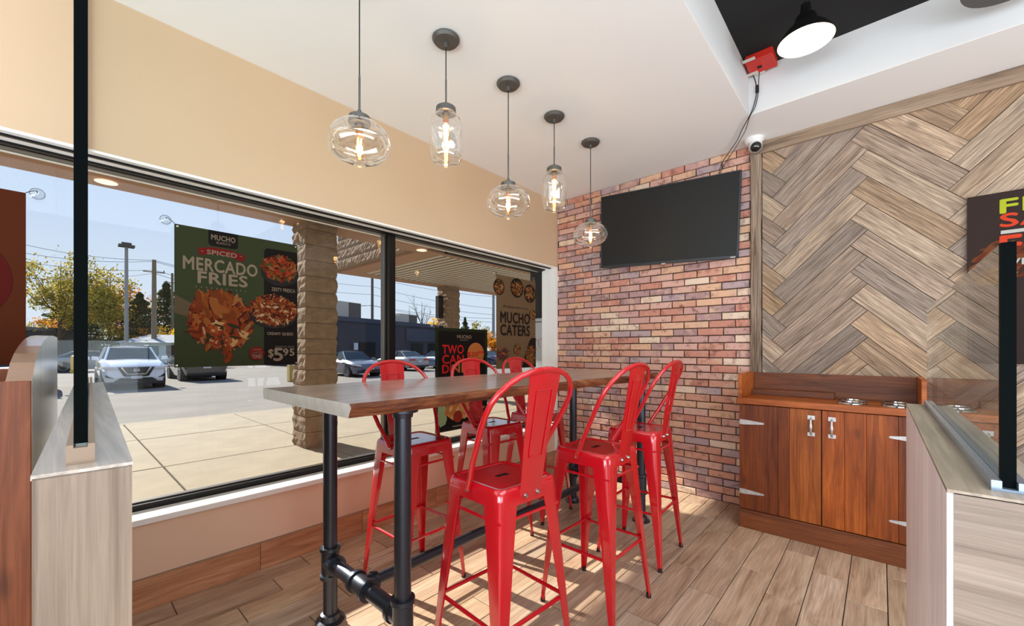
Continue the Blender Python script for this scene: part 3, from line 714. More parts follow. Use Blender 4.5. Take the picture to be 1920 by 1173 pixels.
tree('small_tree', 'bright yellow tree by the left edge of the green poster', 318, 608, 50, 4.0, 'leaf_y', n=1800, seed=7, leaf=.13, base_frac=.05)
tree('small_tree', 'rust orange tree left of the timber pole', 276, 612, 52, 3.6, 'leaf_o', n=1300, seed=8, leaf=.13, base_frac=.05)
tree('bare_tree', 'leafless tree behind the navy building', 790, 560, 62, 8, None, 'bare', seed=10)
tree('small_tree', 'yellow tree top over the right end of the navy building', 812, 594, 66, 4.4, 'leaf_y', n=1200, seed=11, leaf=.15)
tree('conifer_tree', 'green conifer just right of the far block column', 872, 595, 62, 4.0, 'leaf_c', 'cone', n=1800, seed=12, leaf=.16)
tree('small_tree', 'green tree behind the utility pole left of the catering poster', 898, 604, 62, 4.5, 'leaf_g', n=1800, seed=13, leaf=.14)
tree('small_tree', 'orange autumn tree low at the left edge of the catering poster', 928, 618, 55, 4.5, 'leaf_o', n=1600, seed=14, leaf=.14, base_frac=.05)
# bollards
p = ray(139, 697, 27); q = B(); q.lathe([(0, 1.15), (.14, 1.1), (.17, 1.0), (.17, -.05)], (p.x, p.y, -.28), 14); tag(q.build('bollard', 'yellow', smooth=True, at=(p.x, p.y, -.28)), 'yellow parking bollard seen beside the dark glass post', 'bollard')
q = B(); p = ray(549, 700, 19.5); q.box((p.x-.2, p.y-.2, -.28), (p.x+.2, p.y+.2, .65)); tag(q.build('bollard', 'yblock', bevel=.05, at=(p.x, p.y, -.28)), 'squat yellow concrete block left of the near block column', 'bollard')
# cars
def car(name, label, x, y, head, paint, style='sedan', lite=False):
    """head: +1 front towards +x, -1 away, 2 side-on. built with front at local x=0, body to -x"""
    t = thing(name, label, 'car', (0, 0, 0), 'parked cars')
    suv = style in ('suv', 'pickup'); L, Wd = (4.65, 1.84) if suv else (4.75, 1.86); w_ = Wd/2
    if suv: st_ = [(0, .42, .62, .60), (-.08, .30, .88, .80), (-.35, .24, 1.02, .90), (-1.15, .22, 1.12, .92), (-2.3, .22, 1.14, .92), (-3.7, .24, 1.16, .92), (-4.45, .30, 1.14, .88), (-4.62, .42, 1.0, .80)]
    else: st_ = [(0, .34, .52, .60), (-.08, .24, .70, .82), (-.4, .19, .80, .90), (-1.2, .18, .92, .93), (-2.4, .18, .96, .93), (-3.7, .20, .99, .92), (-4.5, .26, .98, .88), (-4.72, .40, .86, .80)]
    rings = []
    for x_, zl, zt_, ww in st_:
        rings.append([(x_, -ww*.90, zl), (x_, -ww, (zl+zt_)*.45), (x_, -ww*.99, zt_-.12), (x_, -ww*.86, zt_), (x_, 0, zt_+.035), (x_, ww*.86, zt_), (x_, ww*.99, zt_-.12), (x_, ww, (zl+zt_)*.45), (x_, ww*.90, zl)])
    body = B().loft(rings).build('body', paint, t, smooth=True)
    zr = 1.66 if suv else 1.44; zb0 = 1.10 if suv else .90
    cab = [(-1.15, zb0, .80), (-1.95, zr-.03, .62), (-2.6, zr, .64), (-3.7, zr-.03, .62), (-4.35, zb0+.08, .78)] if suv else [(-1.25, zb0, .78), (-2.1, zr-.02, .58), (-2.7, zr, .60), (-3.3, zr-.05, .58), (-4.15, zb0+.1, .72)]
    # glass house
    c0, c1, c2_, c3, c4 = cab
    q = B(); lo = lambda c_, s_: (c_[0], s_*c_[2]*1.02, c_[1]); wl_ = .84
    base_ = [(c0[0], -.80, zb0-.05), (c0[0], .80, zb0-.05), (c4[0], .76, zb0+.05), (c4[0], -.76, zb0+.05)]
    top_ = [(c1[0], -c1[2], c1[1]-.02), (c1[0], c1[2], c1[1]-.02), (c3[0], c3[2], c3[1]-.02), (c3[0], -c3[2], c3[1]-.02)]
    q.loft([base_, top_]); q.build('window_glass', 'cglass', t)
    rf = B(); rf.loft([[(c_[0]+dx, -c_[2]*1.01, c_[1]-.03), (c_[0]+dx, 0, c_[1]+.025), (c_[0]+dx, c_[2]*1.01, c_[1]-.03), (c_[0]+dx, 0, c_[1]-.06)] for c_, dx in ((c1, .03), (c2_, 0), (c3, -.03))]); rf.build('roof', paint, t, smooth=True)
    pl = B()
    for s_ in (-1, 1):
        for (b0, t0) in ((base_[0], top_[0]), (base_[3], top_[3])):
            pl.tube([(b0[0], s_*abs(b0[1]), b0[2]), (t0[0], s_*abs(t0[1]), t0[2])], .035, 5)
        pl.tube([(-2.75, s_*.82, zb0), (-2.75, s_*.635, zr-.05)], .035, 5)
        if suv: pl.tube([(c1[0]-.2, s_*.60, zr+.045), (c3[0]+.2, s_*.60, zr+.045)], .02, 5)
    pl.build('pillars', paint, t)
    for s_ in (-1, 1):
        q = B(); q.loft([[(-1.45, s_*.93, zb0+.0), (-1.45, s_*1.13, zb0+.02), (-1.45, s_*1.13, zb0+.16), (-1.45, s_*.95, zb0+.15)], [(-1.62, s_*.93, zb0-.0), (-1.62, s_*1.12, zb0+.02), (-1.62, s_*1.12, zb0+.15), (-1.62, s_*.95, zb0+.14)]]); q.build('mirror', paint, t, bevel=.02)
    rw = .36 if suv else .335
    for wx in (-.92, -3.72):
        for s_ in (-1, 1):
            q = B(); q.lathe([(rw+.05, s_*.60), (rw+.05, s_*(w_+.004)), (.01, s_*(w_+.004))], (wx, 0, rw), 20, axis='y'); q.build('wheel_arch', 'blackp', t)
            wt = B(); wt.lathe([(rw*.6, s_*.70), (rw*.97, s_*.70), (rw, s_*.74), (rw, s_*(w_-.02)), (rw*.95, s_*(w_+.012)), (rw*.66, s_*(w_+.014)), (rw*.62, s_*(w_-.02)), (.02, s_*(w_-.03))], (wx, 0, rw), 22, axis='y'); wo = wt.build('wheel', 'tyre', t, smooth=True)
            rq = B()
            for k in range(5):
                a_ = 2*pi*k/5; dv = Vector((cos(a_), 0, sin(a_))); pv_ = Vector((-sin(a_), 0, cos(a_))); c_ = Vector((wx, s_*(w_+.0), rw))
                rq.add([c_+dv*.04-pv_*.04, c_+dv*.04+pv_*.04, c_+dv*rw*.64+pv_*.03, c_+dv*rw*.64-pv_*.03], [(0, 1, 2, 3)])
            rq.tube([(wx+rw*.62*cos(2*pi*k/18), s_*(w_+.004), rw+rw*.62*sin(2*pi*k/18)) for k in range(18)], .014, 5, closed=True); rq.build('rim', 'rim', wo)
    # front
    zg = .70 if suv else .56
    if style == 'suv':
        q = B(); q.prism([(-.52, .86), (.52, .86), (.36, .52), (.30, .50), (-.30, .50), (-.36, .52)], (.01, 0, 0), (0, 1, 0), (0, 0, 1), (-.12, 0, 0)); q.build('grille', 'blackp', t)
        q = B(); q.tube([(.03, -.42, .85), (.04, -.26, .60), (.04, .26, .60), (.03, .42, .85)], .032, 6); q.build('chrome_trim', 'chrome', t)
        q = B(); q.tube([(.045, .075*cos(2*pi*k/16), .745+.075*sin(2*pi*k/16)) for k in range(16)], .012, 5, closed=True); q.box((.03, -.09, .732), (.055, .09, .758)); q.build('emblem', 'chrome', t)
        q = B(); q.prism([(-.62, .36), (.62, .36), (.45, .50), (-.45, .50)], (.015, 0, -.04), (0, 1, 0), (0, 0, 1), (-.1, 0, 0)); q.build('lower_grille', 'blackp', t)
        q = B(); q.box((-.15, -.84, .22), (.0, .84, .31)); q.build('bumper_strip', 'blackp', t)
        for s_ in (-1, 1):
            q = B(); q.prism([(s_*.62, .50), (s_*.84, .53), (s_*.84, .62), (s_*.80, .52), (s_*.64, .47)], (-.02, 0, -.03), (0, 1, 0), (0, 0, 1), (-.12, 0, 0)); q.build('fog_lamp', 'blackp', t)
    else:
        q = B(); q.box((-.06, -.55, .30), (.012, .55, .44)); q.build('lower_grille', 'blackp', t)
    for s_ in (-1, 1):
        zh = .80 if suv else .62
        q = B(); q.prism([(s_*.50, zh-.04), (s_*.88, zh+.02), (s_*.92, zh+.10), (s_*.60, zh+.06)], (-.0, 0, 0), (0, 1, 0), (0, 0, 1), (-.28, 0, .02)); q.build('headlight', 'headl', t)
        zt2 = 1.0 if suv else .84
        q = B(); q.box((-L+.0, s_*.58-.22 if s_ > 0 else s_*.58-.24, zt2-.10), (-L+.22, s_*.58+.24 if s_ > 0 else s_*.58+.22, zt2+.03)); q.build('tail_light', 'taill', t)
    for xp in (.03, -L-.0):
        q = B(); q.box((xp-.02, -.16, .42 if xp > 0 else .62), (xp+.01, .16, .53 if xp > 0 else .74)); q.build('licence_plate', 'plate', t)
    q = B(); q.box((-L+.02, -.78, .28), (-L+.1, .78, .42)); q.build('rear_bumper', 'blackp', t)
    q = B(); q.box((-L+.4, -w_+.25, .2), (-.4, w_-.25, .4)); q.build('underbody', 'blackp', t)
    t.location = (x, y, -.28)
    t.rotation_euler = (0, 0, {1: 0, -1: pi, 2: pi/2, -2: -pi/2}[head])
    return t
car('car', 'white SUV with chrome V grille parked nose toward the window', -21.0, 2.13, 1, 'cwhite', 'suv')
car('car', 'dark SUV seen from behind below the green poster', -28.9, 5.0, -1, 'cpick', 'suv')
car('car', 'dark grey sedan facing the window right of the near block column', -21.0, 11.75, 1, 'cgrey')
car('car', 'silver grey sedan seen from behind right of the window mullion', -29.1, 17.4, -1, 'csilver')
car('car', 'black car mostly hidden behind the arched panel', -20.0, -.88, 1, 'cblack')
car('car', 'blue sedan parked behind the black poster', -29.0, 21.0, -1, 'cblue')
car('car', 'dark navy car left of the catering poster', -29.0, 25.8, -1, 'cnavy')
car('car', 'silver blue car side-on behind the dark glass post', -41.0, 4.2, 2, 'csilver')
car('car', 'pale car nearest the orange poster at far side of lot', -41.0, -3.6, 2, 'cwhite')
car('car', 'blue car in far row under the green poster', -36.0, 14.0, -2, 'cnavy')
car('car', 'black car far behind the white SUV right mirror', -40.0, 8.7, 1, 'cblack')

# ================================================================ PENDANTS
XP = -1.66
def canopy_cord(t, y, zrod):
    B().lathe([(0, ZC), (.066, ZC), (.070, ZC-.004), (.070, ZC-.010), (.060, ZC-.022), (.012, ZC-.026), (.010, ZC-.05), (0, ZC-.05)], (XP, y, 0), 28).build('ceiling_plate', 'metal_b', t, smooth=True)
    B().cyl((XP, y, ZC-.045), (XP, y, zrod), .0028, 8).build('cord', 'cable', t, smooth=True)
def bulb(t, y, ztop, ln):
    q = B().lathe([(.012, ztop), (.014, ztop-.02), (.016, ztop-.04)], (XP, y, 0), 14); q.build('lamp_holder', 'brass', t, smooth=True)
    b = B().lathe([(.010, ztop-.035), (.014, ztop-.05), (.020, ztop-.07), (.020, ztop-.03-ln*.8), (.014, ztop-.03-ln*.95), (.003, ztop-.03-ln)], (XP, y, 0), 16).build('bulb', 'bulbglass', t, smooth=True)
    q = B()
    for s_ in range(4):
        a = pi/2*s_+.5; q.tube([(XP+.009*cos(a), y+.009*sin(a), ztop-.065), (XP+.006*cos(a), y+.006*sin(a), ztop-.03-ln*.85)], .0022, 5)
    q.build('filament', 'filament', b)
    light('pendant_bulb_light', 'POINT', (XP, y, ztop-.09), 1.0, (1, .82, .6), shadow_soft_size=.02)
def globe(y, label):
    t = thing('pendant_lamp', label, 'pendant lamp', (XP, y, ZC), 'glass pendants over the table'); zt_ = 2.205; canopy_cord(t, y, zt_+.20)
    B().lathe([(.0, zt_+.21), (.0045, zt_+.20), (.0045, zt_+.06), (.009, zt_+.055), (.009, zt_+.035), (0, zt_+.03)], (XP, y, 0), 12).build('rod', 'metal_b', t, smooth=True)
    B().lathe([(0, zt_+.04), (.03, zt_+.036), (.044, zt_+.028), (.046, zt_+.0), (.044, zt_-.004), (.02, zt_-.004)], (XP, y, 0), 28).build('cap', 'metal_b', t, smooth=True)
    pr_ = [(.040, 0), (.052, .002), (.085, -.012), (.112, -.038), (.128, -.070), (.132, -.095), (.126, -.125), (.108, -.152), (.078, -.172), (.045, -.183), (.024, -.188), (.015, -.195), (.008, -.206), (.0, -.210)]
    B().lathe([(r, zt_+z*.90) for r, z in pr_], (XP, y, 0), 40).build('glass_shade', 'pglass', t, smooth=True)
    bulb(t, y, zt_+.0, .125); return t
def jar(y, label):
    t = thing('pendant_lamp', label, 'pendant lamp', (XP, y, ZC), 'glass pendants over the table'); zt_ = 2.462; canopy_cord(t, y, zt_+.16)
    B().lathe([(.0, zt_+.17), (.0045, zt_+.16), (.0045, zt_+.045), (.009, zt_+.04), (.009, zt_+.02), (0, zt_+.018)], (XP, y, 0), 12).build('rod', 'metal_b', t, smooth=True)
    B().lathe([(0, zt_+.028), (.036, zt_+.024), (.050, zt_+.014), (.052, zt_-.012), (.048, zt_-.014), (.02, zt_-.014)], (XP, y, 0), 28).build('cap', 'metal_b', t, smooth=True)
    pr_ = [(.050, -.008), (.052, -.022), (.066, -.034), (.079, -.052), (.083, -.075), (.083, -.215), (.080, -.245), (.070, -.262), (.048, -.272), (.024, -.276), (.012, -.282), (.006, -.290), (0, -.292)]
    B().lathe([(r, zt_+z) for r, z in pr_], (XP, y, 0), 36).build('glass_shade', 'pglass', t, smooth=True)
    bulb(t, y, zt_-.012, .155); return t
globe(.876, 'round clear glass pendant nearest the viewer, above the near table end')
jar(1.346, 'nearer clear glass jar pendant between two round ones')
globe(1.82, 'middle round clear glass pendant below the beige wall edge')
jar(2.285, 'smaller far clear glass jar pendant by the brick corner')
globe(2.757, 'farthest round clear glass pendant in front of the television')
# dome pendant (white inside) and grey dome
def dome(name, label, x, y, zr, r, lit):
    t = thing(name, label, 'pendant lamp', (x, y, ZK)); m0 = 'shade_b' if lit else 'shade_g'
    B().lathe([(.035, zr+.14), (.045, zr+.13), (.055, zr+.095), (r*.72, zr+.06), (r*.94, zr+.02), (r, zr)], (x, y, 0), 40).build('shade', m0, t, smooth=True)
    B().lathe([(.03, zr+.135), (.04, zr+.125), (.05, zr+.09), (r*.70, zr+.056), (r*.92, zr+.018), (r, zr-.001)], (x, y, 0), 40).build('shade_lining', 'shade_w' if lit else 'dark', t, smooth=True)
    if not lit: B().lathe([(r*.72, zr), (r*1.0, zr-.002), (r*1.02, zr+.004)], (x, y, 0), 40).build('rim_ring', 'shade_g', t, smooth=True)
    B().lathe([(0, zr+.20), (.022, zr+.195), (.026, zr+.15), (.035, zr+.138), (0, zr+.138)], (x, y, 0), 20).build('neck', 'shade_b', t, smooth=True)
    B().cyl((x, y, zr+.19), (x, y, ZK), .004, 8).build('cord', 'cable', t)
    B().lathe([(0, zr+.02), (.03, zr+.028), (.045, zr+.05), (.04, zr+.08), (.02, zr+.11)], (x, y, 0), 20).build('bulb', 'bulb_hot' if lit else 'lens', t, smooth=True)
    if lit: light('dome_lamp_light', 'POINT', (x, y, zr+.012), 1.2, (1, .9, .75), shadow_soft_size=.04)
dome('dome_pendant', 'lit black dome pendant with white inside under the black ceiling', -.300, 2.69, 2.89, .128, True)
dome('dome_pendant', 'unlit grey dome pendant at the top right corner', .45, 2.83, 2.88, .17, False)

# ================================================================ FURNITURE
# high table
TX0, TX1, TY0, TY1, TZ = -2.02, -1.235, .62, 3.02, 1.07
tb = thing('bar_table', 'long high wooden bar table with live edge on black pipe legs', 'table', (-1.6, 1.8, 0))
q = B(); n = 44; rngs = []
for i in range(n+1):
    y = TY0+(TY1-TY0)*i/n; wv = .012*sin(y*3.1)+.008*sin(y*7.7+1)+.004*sin(y*21); w2 = .010*sin(y*2.3+2)+.006*sin(y*9)
    if i < 2: wv *= .3
    hi = TX1+wv; lo_ = TX0+w2
    rngs.append([(lo_, y, TZ), (hi-.006, y, TZ), (hi+.004+.004*sin(y*31), y, TZ-.012), (hi+.006*sin(y*17), y, TZ-.030), (hi-.012, y, TZ-.046), (lo_+.01, y, TZ-.046), (lo_-.004, y, TZ-.02)])
k = 7
for i in range(n):
    for j in range(k):
        a_ = rngs[i][j], rngs[i][(j+1) % k], rngs[i+1][(j+1) % k], rngs[i+1][j]
        q.add(a_, [(0, 1, 2, 3)], 0 if j == 0 else 1)
q.add(rngs[0], [tuple(range(k))], 2); q.add(rngs[n], [tuple(range(k))], 1)
top = q.build('tabletop', ['ttop', 'bark', 'endg_skylit'], tb)
bm = bmesh.new(); bm.from_mesh(top.data); bmesh.ops.remove_doubles(bm, verts=bm.verts, dist=.0001); bmesh.ops.recalc_face_normals(bm, faces=bm.faces); bm.to_mesh(top.data); bm.free()
LX0, LX1, LY0, LY1, PR = -1.88, -1.295, .85, 2.85, .0305
def collar(q, c, ax, r, h, n=20):
    prof = [(PR, -h/2), (r, -h/2), (r, h/2), (PR, h/2)]; q.lathe(prof, c, n, axis=ax)
for y in (LY0, LY1):
    for x in (LX0, LX1):
        q = B(); q.cyl((x, y, .0), (x, y, TZ-.046), PR, 20); q.lathe([(.0, TZ-.047), (.055, TZ-.047), (.055, TZ-.056), (.038, TZ-.06), (.036, TZ-.075), (PR, TZ-.077)], (x, y, 0), 20)
        q.build('leg', 'pipe', tb, smooth=True)
        q = B(); q.lathe([(.0, 0), (.062, 0), (.062, .008), (.045, .012), (.041, .035), (.036, .038), (PR, .04)], (x, y, 0), 24); q.build('floor_flange', 'pipe', tb, smooth=True)
        q = B(); q.lathe([(PR, .20), (.044, .20), (.045, .215), (.038, .222), (.038, .318), (.045, .325), (.044, .34), (PR, .34)], (x, y, 0), 24); collar(q, (x+(.055 if x == LX0 else -.055), y, .27), 'x', .044, .02); q.cyl((x, y, .27), (x+(.055 if x == LX0 else -.055), y, .27), .038, 20); q.build('tee_fitting', 'pipe', tb, smooth=True)
    q = B(); q.cyl((LX0, y, .27), (LX1, y, .27), PR, 20); q.build('cross_pipe', 'pipe', tb, smooth=True)
    q = B(); xm = (LX0+LX1)/2; q.cyl((xm-.05, y, .27), (xm+.05, y, .27), .038, 20); collar(q, (xm-.05, y, .27), 'x', .045, .018); collar(q, (xm+.05, y, .27), 'x', .045, .018)
    dy = .055 if y == LY0 else -.055; q.cyl((xm, y, .27), (xm, y+dy, .27), .034, 20); q.lathe([(.02, -.008), (.038, -.008), (.038, .008), (.02, .008)], (xm, y+dy, .27), 20, axis='y'); q.build('tee_fitting', 'pipe', tb, smooth=True)
q = B(); q.cyl(((LX0+LX1)/2, LY0, .27), ((LX0+LX1)/2, LY1, .27), .024, 18); q.build('stretcher_pipe', 'pipe', tb, smooth=True)

# stools -----------------------------------------------------------------
def rsq(h, r, z, n=6):
    out = []
    for cx, cy, a0 in ((1, 1, 0), (-1, 1, 90), (-1, -1, 180), (1, -1, 270)):
        for i in range(n+1):
            a = radians(a0+90*i/n); out.append((cx*(h-r)+r*cos(a), cy*(h-r)+r*sin(a), z))
    return out
def make_stool():
    """back towards +x, origin on the floor under seat centre"""
    t = thing('bar_stool', 'x', 'stool', (0, 0, 0), 'red metal bar stools'); SZ = .762; h = .147
    n = 6; rings = [rsq(h+.006, .034, SZ-.062), rsq(h+.004, .034, SZ-.02), rsq(h, .034, SZ-.006), rsq(h-.006, .032, SZ), rsq(h-.018, .028, SZ), rsq(h-.024, .026, SZ-.004)]
    q = B(); q.loft(rings, cap=False)
    inner = rings[-1]; k = len(inner); sl = []
    for p in inner:
        a = math.atan2(p[1], p[0]); # slot elongated along y
        c_, s_ = cos(a), sin(a); w0, l0 = .013, .038
        sl.append((w0*max(-1, min(1, c_*1.5)), l0*(s_) if abs(s_) < .95 else l0*(1 if s_ > 0 else -1), SZ-.004))
    q.loft([inner, sl], cap=False); q.loft([sl, [(p[0]*.92, p[1]*.96, SZ-.012) for p in sl]], cap=False, mi=1)  # slot lip coloured dark for the shade inside the hole
    q.loft([rsq(h+.006, .034, SZ-.062), rsq(h+.002, .033, SZ-.062), rsq(h-.002, .032, SZ-.012)], cap=False)
    q.build('seat', ['redseat', 'rubber_and_slot_shade'], t, smooth=True)
    foot = .198; zt_ = SZ-.05
    for sx_ in (-1, 1):
        for sy_ in (-1, 1):
            q = B(); rings = []
            for f in (0, .25, .5, .75, .93, 1.0):
                z = zt_*(1-f); c_ = h+.004+(foot-h-.004)*f; wd = .062*(1-f)**1.15+.021; b_ = .5*wd if f < .9 else .5*wd
                th = .003
                P = []
                arc = [(-wd, 0), (-wd*.62, 0), (-wd*.34, -.0015), (-wd*.14, -wd*.05), (-wd*.05, -wd*.14), (-.0015, -wd*.34), (0, -wd*.62), (0, -wd)]
                inn = [(a-th*(1 if i > 3 else 0)-th*.3, b-th*(1 if i < 4 else 0)-th*.3) for i, (a, b) in enumerate(arc)]
                for a, b in arc+inn[::-1]: P.append((sx_*(c_+a), sy_*(c_+b), z+.012))
                rings.append(P)
            q.loft(rings); lg = q.build('leg', 'red', t, smooth=True)
            fq = B(); fq.cyl((sx_*(foot-.009), sy_*(foot-.009), 0), (sx_*(foot-.010), sy_*(foot-.010), .022), .0125, 12, .011); fq.build('foot_cap', 'rubber_and_slot_shade', lg)
    zc = .30; off = h+.004+(foot-h-.004)*(1-zc/zt_)-.010
    for ax in (0, 1):
        for s_ in (-1, 1):
            a, b = ((-off, s_*off, zc), (off, s_*off, zc)) if ax == 0 else ((s_*off, -off, zc), (s_*off, off, zc))
            B().tube([a, b], .0075, 8).build('foot_rail', 'red', t, smooth=True)
            o2 = h-.006; z2 = .655; a, b = ((-o2-.01, s_*(o2+.008), z2), (o2+.01, s_*(o2+.008), z2)) if ax == 0 else ((s_*(o2+.008), -o2-.01, z2), (s_*(o2+.008), o2+.01, z2))
            B().tube([a, b], .006, 6).build('brace', 'red', t, smooth=True)
    # hoop
    path = []; z0, z1, x1 = SZ-.022, 1.172, .238
    prof = [(0, .157), (.12, .167), (.25, .184), (.4, .195), (.55, .206), (.66, .209), (.75, .204), (.83, .186), (.90, .155), (.95, .118), (.98, .075), (.995, .035), (1.0, 0)]
    full = [(s_, w_) for s_, w_ in prof]+[(s_, -w_) for s_, w_ in prof[::-1][1:]]
    for s_, w_ in full:
        bow = .012*sin(pi*min(1, s_/.6)) if s_ < .6 else 0
        path.append((x1*s_-.012-bow*0, w_, z0+(z1-z0)*s_))
    B().tube(path, .0105, 10).build('back_hoop', 'red', t, smooth=True)
    # splat
    q = B(); rings = []; rows_ = [(0, h+.006, SZ-.052), (.07, h+.010, SZ-.01), (.16, h+.019, SZ+.05), (.35, .178, SZ+.13), (.6, .198, SZ+.235), (.85, .218, SZ+.34), (1, .228, 1.168)]
    def spl(f, x, z, dx): 
        wd = .053+.027*f; return [(x+dx+.010*(1-abs(v))*(.4)-.006, v*wd, z) for v in (-1, -.94, -.5, 0, .5, .94, 1)]
    fr = [spl(f, x, z, 0) for f, x, z in rows_]; bk = [spl(f, x, z, .003) for f, x, z in rows_]
    q.loft([a+b[::-1] for a, b in zip(fr, bk)]); so = q.build('splat', 'red', t, smooth=True)
    q = B()
    def onsp(v, zf):
        f, x, z = [(a+(b-a)*0) for a, b in zip(rows_[0], rows_[1])]
        for i in range(len(rows_)-1):
            if rows_[i][2] <= zf <= rows_[i+1][2]:
                tt = (zf-rows_[i][2])/(rows_[i+1][2]-rows_[i][2]); x = rows_[i][1]+(rows_[i+1][1]-rows_[i][1])*tt
        return x
    ang = Vector((1, 0, 0))
    loop = [(-.034, SZ+.10), (-.040, 1.10), (.040, 1.10), (.034, SZ+.10)]
    for dx in (.0015, -.007):
        pts = []
        for i in range(4):
            a, b = loop[i], loop[(i+1) % 4]
            for k_ in range(6):
                v = a[0]+(b[0]-a[0])*k_/6; z = a[1]+(b[1]-a[1])*k_/6; pts.append((onsp(0, z)+dx-.000, v, z))
        q.tube(pts, .0022, 5, closed=True)
    q.build('embossed_rib', 'red', so, smooth=True)
    q = B()
    for y in (-.032, .032): q.lathe([(0, .010), (.006, .008), (.0085, .003), (.009, 0)], (h+.008, y, SZ-.036), 12, axis='x')
    q.build('rivets', 'chrome', so, smooth=True)
    for s_ in (-1, 1):
        q = B(); q.lathe([(0, s_*.020), (.006, s_*.018), (.0085, s_*.012), (.009, s_*.008)], (-.012, s_*h, SZ-.026), 12, axis='y'); q.build('bolt', 'chrome', t, smooth=True)
    return t
stool = make_stool()
spots = [(-1.085, 1.155, -4, 'red metal stool nearest the viewer, its back hiding the far table leg'),
         (-1.055, 1.805, 0, 'middle red stool on the near side of the table'),
         (-1.115, 2.44, 3, 'red stool closest to the brick wall on the near side of the table'),
         (-1.885, 1.31, 180, 'red stool seen between the two near pipe legs, back to the window'),
         (-1.93, 1.955, 177, 'middle red stool on the window side, by the black poster'),
         (-1.98, 2.50, 182, 'far red stool on the window side, under the tan catering poster')]
ALL = None
for i, (x, y, a, lab) in enumerate(spots):
    o = stool if i == 0 else copy_tree(stool)
    o.location = (x, y, 0); o.rotation_euler = (0, 0, radians(a)); o['label'] = lab
SP0 = stool

# cabinet -----------------------------------------------------------------
CX0, CX1, CY0, CY1 = -.745, .19, 3.225, 3.62
cb = thing('condiment_cabinet', 'stained reddish wooden cabinet with two doors against the reclaimed plank wall', 'cabinet', ((CX0+CX1)/2, 3.43, 0))
q = B(); q.box((CX0+.012, CY0+.03, .10), (CX1-.012, CY1, .855)); q.build('carcass', 'cabd', cb)
q = B(); q.box((CX0+.004, CY0-.006, 0), (CX1-.004, CY1-.05, .128)); q.build('plinth', 'cabd', cb, bevel=.003)
q = B(); q.box((CX0-.010, CY0-.012, .862), (CX1+.01, CY1, .902)); q.build('worktop', 'cabx', cb, bevel=.003)
for x in (CX0-.005, CX1-.022):
    q = B(); q.prism([(CY0+.0, .902), (CY1, .902), (CY1, 1.072), (CY0+.03, 1.072), (CY0, 1.06)], (x, 0, 0), (0, 1, 0), (0, 0, 1), (.024, 0, 0)); q.build('gallery_side', 'cabx', cb, bevel=.002)
q = B(); q.box((CX0+.02, CY1-.024, .902), (CX1-.022, CY1, 1.066)); q.build('back_rail', 'cabd', cb, bevel=.002)
q = B(); q.box((CX0+.02, CY1-.105, .902), (-.235, CY1-.024, .945)); q.build('raised_ledge', 'cabd', cb, bevel=.002)
mid = (CX0+CX1)/2
for side, x0, x1 in ((0, CX0+.004, mid-.0025), (1, mid+.0025, CX1-.004)):
    q = B(); q.box((x0, CY0+.014, .135), (x1, CY0+.028, .855)); dr = q.build('door', 'cabd', cb)
    wds = (.50, .14, .36) if side == 0 else (.24, .22, .30, .24)
    x = x0
    for i, wf_ in enumerate(wds):
        w_ = (x1-x0)*wf_; q = B(); q.box((x+.0008, CY0, .133), (x+w_-.0008, CY0+.014, .857)); q.build('door_board', 'cab' if i != (1 if side == 0 else 2) else 'cabdz', dr, bevel=.0012, seg=1, at=(x+w_/2, CY0+.007, .5)) if False else q.build('door_board', 'cab', dr, bevel=.0012, seg=1, at=(x+w_/2, CY0+.007, .5)); x += w_
    hx = x1-.050 if side == 0 else x0+.050
    q = B(); q.box((hx-.019, CY0-.003, .795), (hx+.019, CY0, .820)); q.box((hx-.019, CY0-.003, .690), (hx+.019, CY0, .713))
    q.tube([(hx, CY0-.002, .805), (hx, CY0-.024, .795), (hx, CY0-.032, .775), (hx, CY0-.034, .752), (hx, CY0-.032, .730), (hx, CY0-.024, .712), (hx, CY0-.002, .700)], [.006, .006, .0065, .010, .0065, .006, .006], 10)
    q.build('handle', 'galv', dr, smooth=True)
    for z in (.735, .252):
        q = B(); s_ = 1 if side == 0 else -1; xe = x0+.002 if side == 0 else x1-.002
        q.prism([(0, -.017), (.03*s_, -.017), (.145*s_, -.006), (.150*s_, 0), (.145*s_, .006), (.03*s_, .017), (0, .017)], (xe, CY0-.003, z), (1, 0, 0), (0, 0, 1), (0, .003, 0))
        for bx in (.02, .06, .105, .14): q.lathe([(0, -.0045), (.003, -.0035), (.0035, 0)], (xe+bx*s_, CY0-.002, z), 8, axis='y')
        q.build('strap_hinge', 'galv', dr)
for x in (-.135, .075):
    for y in (3.35, 3.505):
        q = B(); q.lathe([(.060, .9035), (.062, .910), (.068, .912), (.074, .908), (.076, .9025)], (x, y, 0), 32); q.build('bin_ring', 'chrome', cb, smooth=True)
        q = B(); q.lathe([(0, .9028), (.061, .9028)], (x, y, 0), 32); q.build('ring_hole', 'dark', cb)

# right partition -----------------------------------------------------------
ZP = 1.09
rp = thing('partition_wall', 'pale wood laminate half wall at the right carrying a low glass guard', 'partition', (.098, 1.1, 0))
q = B(); q.box((.055, .635, 0), (.135, 1.555, ZP-.001)); q.build('core', 'lamp_side', rp)
def slab(a, b, name, m, par): 
    c_ = [(a[i]+b[i])/2 for i in range(3)]; return B().box(a, b).build(name, m, par, at=c_)
slab((.052, .632, 0), (.057, 1.557, ZP-.0), 'side_panel', 'lamp_side', rp); 
M['lam_end'] = wood('laminate_cross', [(.25, (116, 99, 86)), (.5, (146, 129, 115)), (.8, (168, 152, 138))], axis='x', stretch=44, scale=1.0, dist=.5, fine=110, fmin=.82, fmax=1.12, rough=.4, bump=.08, vval=.02, knots=False)
slab((.057, .630, 0), (.56, .640, ZP-.0), 'end_panel', 'lam_end', rp)
slab((.135, .640, 0), (.56, .80, ZP-.002), 'return_core', 'lam_end', rp)
